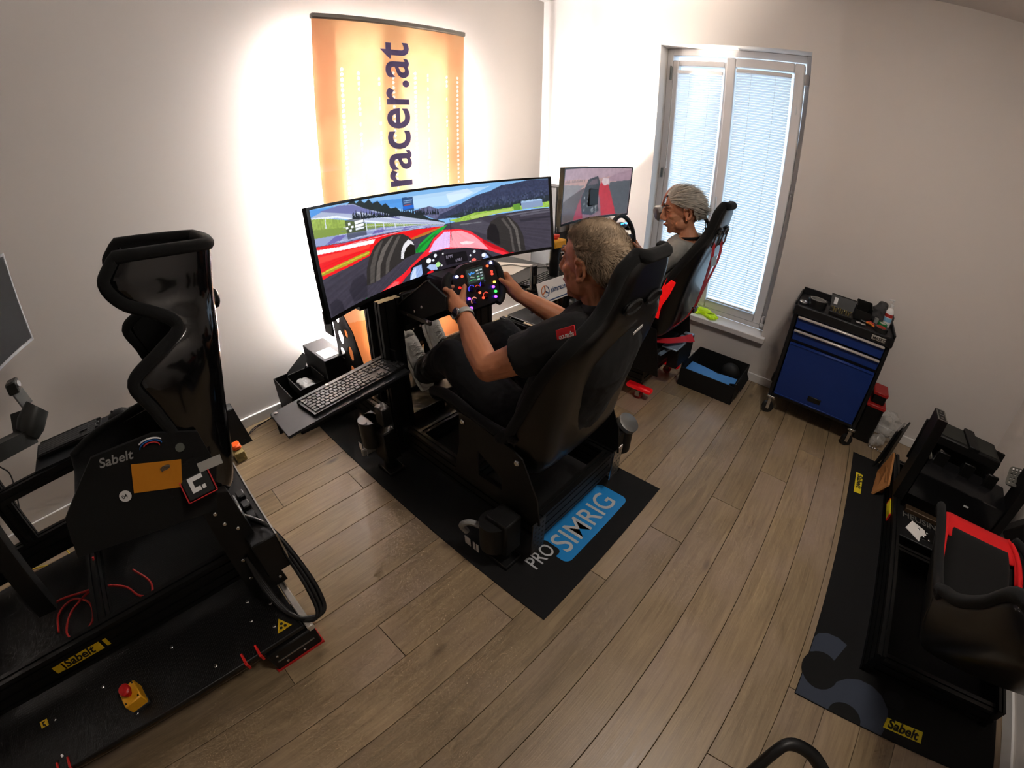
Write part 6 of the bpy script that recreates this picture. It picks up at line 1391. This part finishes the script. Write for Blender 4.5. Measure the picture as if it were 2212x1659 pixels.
for z0, z1 in ((.598, .672), (.523, .588)):
    d = MB().box2((2.242, -.362, z0), (2.778, -.08, z1-.008), .004).build('drawer', BLU, ct)
    MB().box2((2.244, -.378, z1-.012), (2.776, -.36, z1+.002), .004).build('handle', HW, d)
d = MB().box2((2.242, -.362, .145), (2.778, -.345, .505), .004).build('door', BLU, ct)
MB().box2((2.246, -.366, .150), (2.774, -.360, .158), .002).build('door_crease', BLU, d); MB().box2((2.246, -.366, .492), (2.774, -.360, .5), .002).build('door_crease', BLU, d)
MB().box((2.50, -.364, .205), (.085, .008, .034), .004).build('latch', PLB, d)
bd = MB().box((2.725, -.367, .705), (.085, .004, .026), .001).build('badge', mat('badge_silver', '#c2bfb8', .35, .5), ct)
text('badge_lettering', 'MASKO', frame((2.69, -.3695, .696), (1, 0, 0), z=(0, -1, 0)), .024, INK, ct, bold=.02, ext=.0004)
for x, y in ((2.236, -.345), (2.79, -.345), (2.236, -.06), (2.79, -.06)):
    c_ = MB().box((x, y, .118), (.05, .045, .014), .002).cyl((x, y, .095), (x, y, .115), .012).build('caster', BOLT, ct)
    MB().cyl((x+.004, y-.012, .038), (x-.006, y+.012, .038), .038, n=20).build('wheel', DKG, c_)
    MB().bar((x, y-.017, .10), (x, y-.017, .03), .02, .003, up=(0, 1, 0)).bar((x, y+.017, .10), (x, y+.017, .03), .02, .003, up=(0, 1, 0)).box((x, y, .10), (.024, .038, .006)).build('fork', BOLT, c_)
MB().box((2.20, -.10, .14), (.03, .09, .05), .01).build('side_handle_end', PLB, ct)
ZT = .7335
def ring_tape(x, y, ro, ri, h, mo, mi, label, z=ZT):
    t = thing('tape_roll', label, 'tape', (x, y, z))
    MB().loft([MB().ring(Vector((x, y, z)), Vector((ro, 0, 0)), Vector((0, ro, 0)), 28), MB().ring(Vector((x, y, z+h)), Vector((ro, 0, 0)), Vector((0, ro, 0)), 28), MB().ring(Vector((x, y, z+h)), Vector((ri, 0, 0)), Vector((0, ri, 0)), 28), MB().ring(Vector((x, y, z)), Vector((ri, 0, 0)), Vector((0, ri, 0)), 28)], closed=True).build('tape', mo, t, sharp=40)
    MB().loft([MB().ring(Vector((x, y, z)), Vector((ri, 0, 0)), Vector((0, ri, 0)), 28), MB().ring(Vector((x, y, z+h+.001)), Vector((ri, 0, 0)), Vector((0, ri, 0)), 28), MB().ring(Vector((x, y, z+h+.001)), Vector((ri*.9, 0, 0)), Vector((0, ri*.9, 0)), 28), MB().ring(Vector((x, y, z)), Vector((ri*.9, 0, 0)), Vector((0, ri*.9, 0)), 28)], closed=True).build('core', mi, t, sharp=40)
    return t
ring_tape(2.325, -.265, .058, .047, .045, mat('tape_black', '#1a1a1b', .3), mat('core_silver', '#c0c0bc', .3, .6), 'black tape roll with a silver core on the trolley')
ring_tape(2.725, -.30, .042, .030, .022, mat('tape_dark', '#232320', .4), mat('core_red', '#b04a38', .6), 'small tape roll with a reddish core at the trolley corner')
ring_tape(2.738, -.20, .030, .018, .022, mat('tape_green', '#1f7a3c', .4), mat('core_pale', '#c9c2b4', .6), 'green tape roll on the trolley behind the other tapes')
tag(MB().tube([(2.248+.018*math.cos(R(a)), -.30+.018*math.sin(R(a)), ZT+.010) for a in range(0, 360, 20)], .009, 7, closed=True).build('wire_coil', SIL), 'small silver wire coil at the trolley edge near the window', 'wire')
bx = thing('bit_case', 'open black bit case with rows of bits on the trolley', 'tool case', (2.47, -.25, ZT))
MB().box2((2.405, -.34, ZT), (2.545, -.215, ZT+.022), .003).build('tray', PLB, bx)
MB().poly([(2.405, -.213, ZT+.02), (2.545, -.213, ZT+.02), (2.555, -.185, ZT+.085), (2.395, -.185, ZT+.085)], (0, .012, .004)).build('lid', PLB, bx)
MB().box((2.43, -.199, ZT+.055), (.022, .004, .04), M=Matrix.Rotation(R(-22), 4, 'X')).build('lid_label', WHT, bx)
for r_ in range(2):
    for k in range(10): MB().cyl((2.415+.0128*k, -.325+.035*r_, ZT+.02), (2.415+.0128*k, -.325+.035*r_, ZT+.042), .0045, n=6).build('bit', mat('bit_brass', '#a89a68', .35, .7) if (k+r_) % 3 else BOLT, bx)
b2 = thing('open_tray_box', 'empty black plastic tray on the trolley beside the bit case', 'box', (2.60, -.17, ZT))
o_ = [(2.555, -.25), (2.655, -.25), (2.655, -.09), (2.555, -.09)]
MB().box2((2.555, -.25, ZT), (2.655, -.09, ZT+.004)).box2((2.555, -.25, ZT), (2.559, -.09, ZT+.085)).box2((2.651, -.25, ZT), (2.655, -.09, ZT+.085)).box2((2.559, -.25, ZT), (2.651, -.246, ZT+.06)).box2((2.559, -.094, ZT), (2.651, -.09, ZT+.09)).build('tray', PLB, b2)
for k, (x, y, a) in enumerate(((2.585, -.325, 15), (2.615, -.33, 22))): tag(MB(TR((x, y, ZT+.008), R(a))).cyl((-.014, 0, 0), (.014, 0, 0), .007, n=10).build('socket_bit', BOLT), ('chrome socket lying in front of the tray, nearer the bit case', 'chrome socket lying in front of the tray, nearer the tapes')[k], 'socket')
pl_ = thing('pliers', 'pliers with orange and red handles on the trolley', 'pliers', (2.66, -.29, ZT))
MB().tube([(2.635, -.28, ZT+.012), (2.655, -.285, ZT+.016), (2.685, -.31, ZT+.012)], .006, 8).build('handle', mat('grip_orange', '#d8741c', .45), pl_)
MB().tube([(2.635, -.268, ZT+.012), (2.66, -.262, ZT+.018), (2.695, -.275, ZT+.012)], .006, 8).build('handle', mat('grip_red', '#a8281c', .45), pl_)
MB().box((2.618, -.272, ZT+.012), (.035, .018, .010), .003).build('jaws', mat('tool_steel', '#6a6a68', .35, .9), pl_)
cp = thing('work_gloves', 'heap of grey work gloves at the back of the trolley', 'gloves', (2.74, -.10, ZT))
b = MB()
for c_, r_ in (((2.72, -.09, .785), (.06, .045, .055)), ((2.77, -.085, .77), (.045, .04, .045)), ((2.76, -.12, .755), (.05, .03, .025)), ((2.795, -.11, .745), (.02, .02, .02)), ((2.70, -.12, .76), (.045, .025, .03)), ((2.72, -.07, .83), (.035, .03, .02))): b.ell(c_, r_, 12, 8)
b = b.build('glove_heap', mat('glove_grey', '#3b3a3b', .9, bump=.4, bscale=90), cp, sharp=180); mods(b, remesh=.006, smooth=2, disp=(.016, .03))
sb = thing('pump_bottle', 'white pump bottle with a red and blue label on the trolley', 'bottle', (2.765, -.145, ZT))
MB().lathe([(.024, 0), (.025, .006), (.025, .085), (.018, .105), (.010, .112), (.010, .12)], (2.765, -.145, ZT), n=20).build('body', mat('bottle_white', '#dcdcdc', .35), sb)
MB().lathe([(.0254, .03), (.0254, .055)], (2.765, -.145, ZT), n=20, caps=False).build('blue_label', mat('label_blue', '#7fb0d0', .5), sb); MB().lathe([(.0254, .058), (.0254, .078)], (2.765, -.145, ZT), n=20, caps=False).build('red_label', mat('label_red', '#b8322c', .5), sb)
MB().lathe([(.012, .118), (.012, .132), (.004, .134), (.004, .155), (.009, .157), (.009, .163)], (2.765, -.145, ZT), n=12).bar((2.765, -.145, ZT+.16), (2.740, -.16, ZT+.157), .008, .008).build('pump', WHT, sb)
tg_ = MB().cyl((2.70, -.165, ZT), (2.70, -.165, ZT+.03), .016, .014, n=12); tag(tg_.build('small_jar', mat('jar_grey', '#8a8a86', .35)), 'small grey jar in front of the gloves', 'jar')
# red and black tool case behind the trolley
tb = thing('tool_case', 'black and red tool case standing behind the trolley', 'tool case', (2.89, -.13, 0))
MB().box2((2.835, -.22, 0), (2.955, -.045, .26), .008).build('case', PLB, tb); MB().box2((2.83, -.225, .245), (2.96, -.04, .27), .006).build('red_lid', mat('case_red', '#a3201f', .45), tb)
MB().box2((2.85, -.20, .27), (2.94, -.06, .335), .008).build('upper_case', PLB, tb); MB().box2((2.845, -.205, .325), (2.945, -.055, .35), .006).build('red_lid', mat('case_red'), tb)
# crumpled plastic bags
bgm = mat('clear_bag', '#d8d6d2', .18, trans=.0, alpha=.3, spec=.8, bump=.5, bscale=30)
for k, (c_, r_, lb) in enumerate((((3.045, -.12, .12), (.09, .065, .12), 'crumpled clear plastic bag on the floor beside the tool case'), ((2.995, -.21, .05), (.05, .05, .05), 'small crumpled grey plastic bag by the mat corner'))):
    b = MB(); rd = random.Random(k+11)
    for q in range(9): b.ell((c_[0]+rd.gauss(0, r_[0]*.35), c_[1]+rd.gauss(0, r_[1]*.35), max(.02, c_[2]+rd.gauss(0, r_[2]*.35))), (r_[0]*.6, r_[1]*.6, r_[2]*.55), 9, 6)
    o = b.build('plastic_bag', bgm, None, sharp=25); mods(o, remesh=.012, smooth=1, disp=(.05, .035)); tag(o, lb, 'bag')
for k in range(6):
    rd = random.Random(k); tag(MB(TR((2.965+.02*k, -.25+.012*rd.random(), .006), rd.random()*3)).box((0, 0, 0), (.018, .010, .008), .003).build('metal_scrap', BOLT), 'tiny bright metal fitting among the plastic bags', 'fitting', 'metal fittings among the plastic bags')
# open black box with a blue sheet
ob = thing('open_box', 'open black carton with a blue sheet inside, on the floor under the window', 'box', (1.82, -.30, 0))
x0b, x1b, y0b, y1b, hb_ = 1.625, 2.01, -.46, -.085, .15
MB().box2((x0b, y0b, 0), (x1b, y1b, .005)).build('bottom', CARD, ob)
MB().box2((x0b, y0b, 0), (x0b+.006, y1b, hb_)).build('side_wall', CARD, ob); MB().box2((x1b-.006, y0b, 0), (x1b, y1b, hb_)).build('side_wall', CARD, ob)
MB().box2((x0b, y1b-.006, 0), (x1b, y1b, hb_)).build('back_wall', CARD, ob); MB().box2((x0b, y0b, 0), (x1b, y0b+.006, hb_-.02)).build('front_wall', CARD, ob)
MB().bar((x0b+.003, -.45, hb_), (x0b+.003, -.36, hb_+.02), .006, .05).build('flap', CARD, ob); MB().poly([(x1b, -.44, hb_), (x1b, -.20, hb_), (x1b+.035, -.21, hb_-.05), (x1b+.035, -.43, hb_-.05)], (0, 0, .004)).build('flap', CARD, ob)
tag(MB().poly([(1.64, -.45, .098), (1.64, -.26, .098), (1.72, -.27, .098), (1.80, -.285, .098), (1.84, -.30, .098), (1.90, -.285, .098), (1.98, -.275, .098), (1.985, -.35, .098), (1.955, -.37, .098), (1.95, -.45, .098)], (0, 0, .003)).build('blue_sheet', mat('sheet_blue', '#3f7fbf', .5)), 'blue sheet lying in the open black carton', 'sheet')
tag(MB().box((1.81, -.36, .05), (.30, .17, .092), .004).build('inner_carton', CARD), 'closed black carton under the blue sheet', 'box')
tag(MB().ell((1.90, -.16, .075), (.07, .05, .07), 16, 10).build('cable_bundle', DKG, sharp=70), 'dark bundle lying in the back of the open carton', 'bundle')
# black boxes by the banner
tag(MB().box2((.035, -2.215, 0), (.345, -2.075, .375), .003).build('black_box', CARD), 'tall black box standing by the wall next to the banner', 'box')
tag(MB().box2((.20, -2.20, .3755), (.32, -2.11, .377)).build('packing_slip', PAPER), 'white slip lying on the tall black box', 'paper')
bb2 = thing('open_box', 'open black box leaning pieces inside, in front of the tall black box', 'box', (.19, -2.34, 0))
X0, X1, Y0, Y1, HB = .045, .335, -2.445, -2.225, .245
MB().box2((X0, Y0, 0), (X1, Y1, .005)).build('bottom', CARD, bb2)
for lo, hi in (((X0, Y0, 0), (X0+.006, Y1, HB)), ((X1-.006, Y0, 0), (X1, Y1, HB-.03)), ((X0, Y0, 0), (X1, Y0+.006, HB)), ((X0, Y1-.006, 0), (X1, Y1, HB))): MB().box2(lo, hi).build('wall', CARD, bb2)
MB().poly([(.05, -2.36, .245), (.15, -2.30, .245), (.14, -2.235, .33), (.05, -2.235, .33)], (0, .006, .006)).build('lid', CARD, bb2)
ib = thing('inner_tray', 'black inner tray holding crumpled clear film', 'box', (.25, -2.30, .2))
MB().box2((.15, -2.385, .215), (.335, -2.23, .22)).box2((.15, -2.385, .215), (.155, -2.23, .285)).box2((.33, -2.385, .215), (.335, -2.23, .265)).box2((.155, -2.385, .215), (.33, -2.38, .265)).box2((.155, -2.235, .215), (.33, -2.23, .285)).build('tray', CARD, ib)
f_ = MB()
for k in range(7): f_.ell((.20+.015*k, -2.33+.014*(k % 3), .24), (.03, .03, .016), 8, 5)
f_ = f_.build('plastic_film', mat('film', '#b9b9b6', .25, alpha=.75, bump=.5, bscale=50), None, sharp=25); mods(f_, remesh=.008, smooth=1, disp=(.03, .02)); tag(f_, 'crumpled clear film in the black inner tray', 'film')
# yellow gloves on the sill
gl = mat('glove_yellow', '#b6d80a', .6, bump=.2, bscale=120, emit='#b6d80a', es=.05)  # slight emission added so the yellow cloth glows
for k, (ox, oy, rz, lb) in enumerate(((1.44, .06, -12, 'neon yellow glove on the sill, mostly behind the red strap'), (1.575, .045, -28, 'neon yellow glove with fingers pointing along the sill'))):
    g = MB(TR((ox, oy, .347), R(rz))); limb(g, [(-.06, 0, .016), (0, 0, .020), (.03, 0, .018)], [.030, .034, .030], 12)
    for q in range(4): limb(g, [(.03, -.026+.017*q, .015), (.07, -.032+.021*q, .016), (.105-.008*abs(q-1.5), -.036+.023*q, .010)], [.011, .0098, .008], 8)
    limb(g, [(-.01, .03, .014), (.025, .05, .013), (.05, .055, .010)], [.011, .010, .008], 8)
    g.v = [Vector((v.x, v.y, .3465+max(0, (v.z-.3465))*.9)) for v in g.v]
    o = g.build('yellow_glove', gl, None, sharp=180); mods(o, remesh=.004, smooth=2); tag(o, lb, 'glove', 'yellow gloves on the sill')
    for q in range(3):
        M_ = TR((ox, oy, .347), R(rz)); MB(M_).tube([(-.02+.03*q, -.028, .030), (0+.03*q, -.01, .042-.004*q), (.01+.03*q, .015, .040-.004*q)], .002, 5).build('glove_seam', mat('seam_dark', '#3a4210', .7), o)
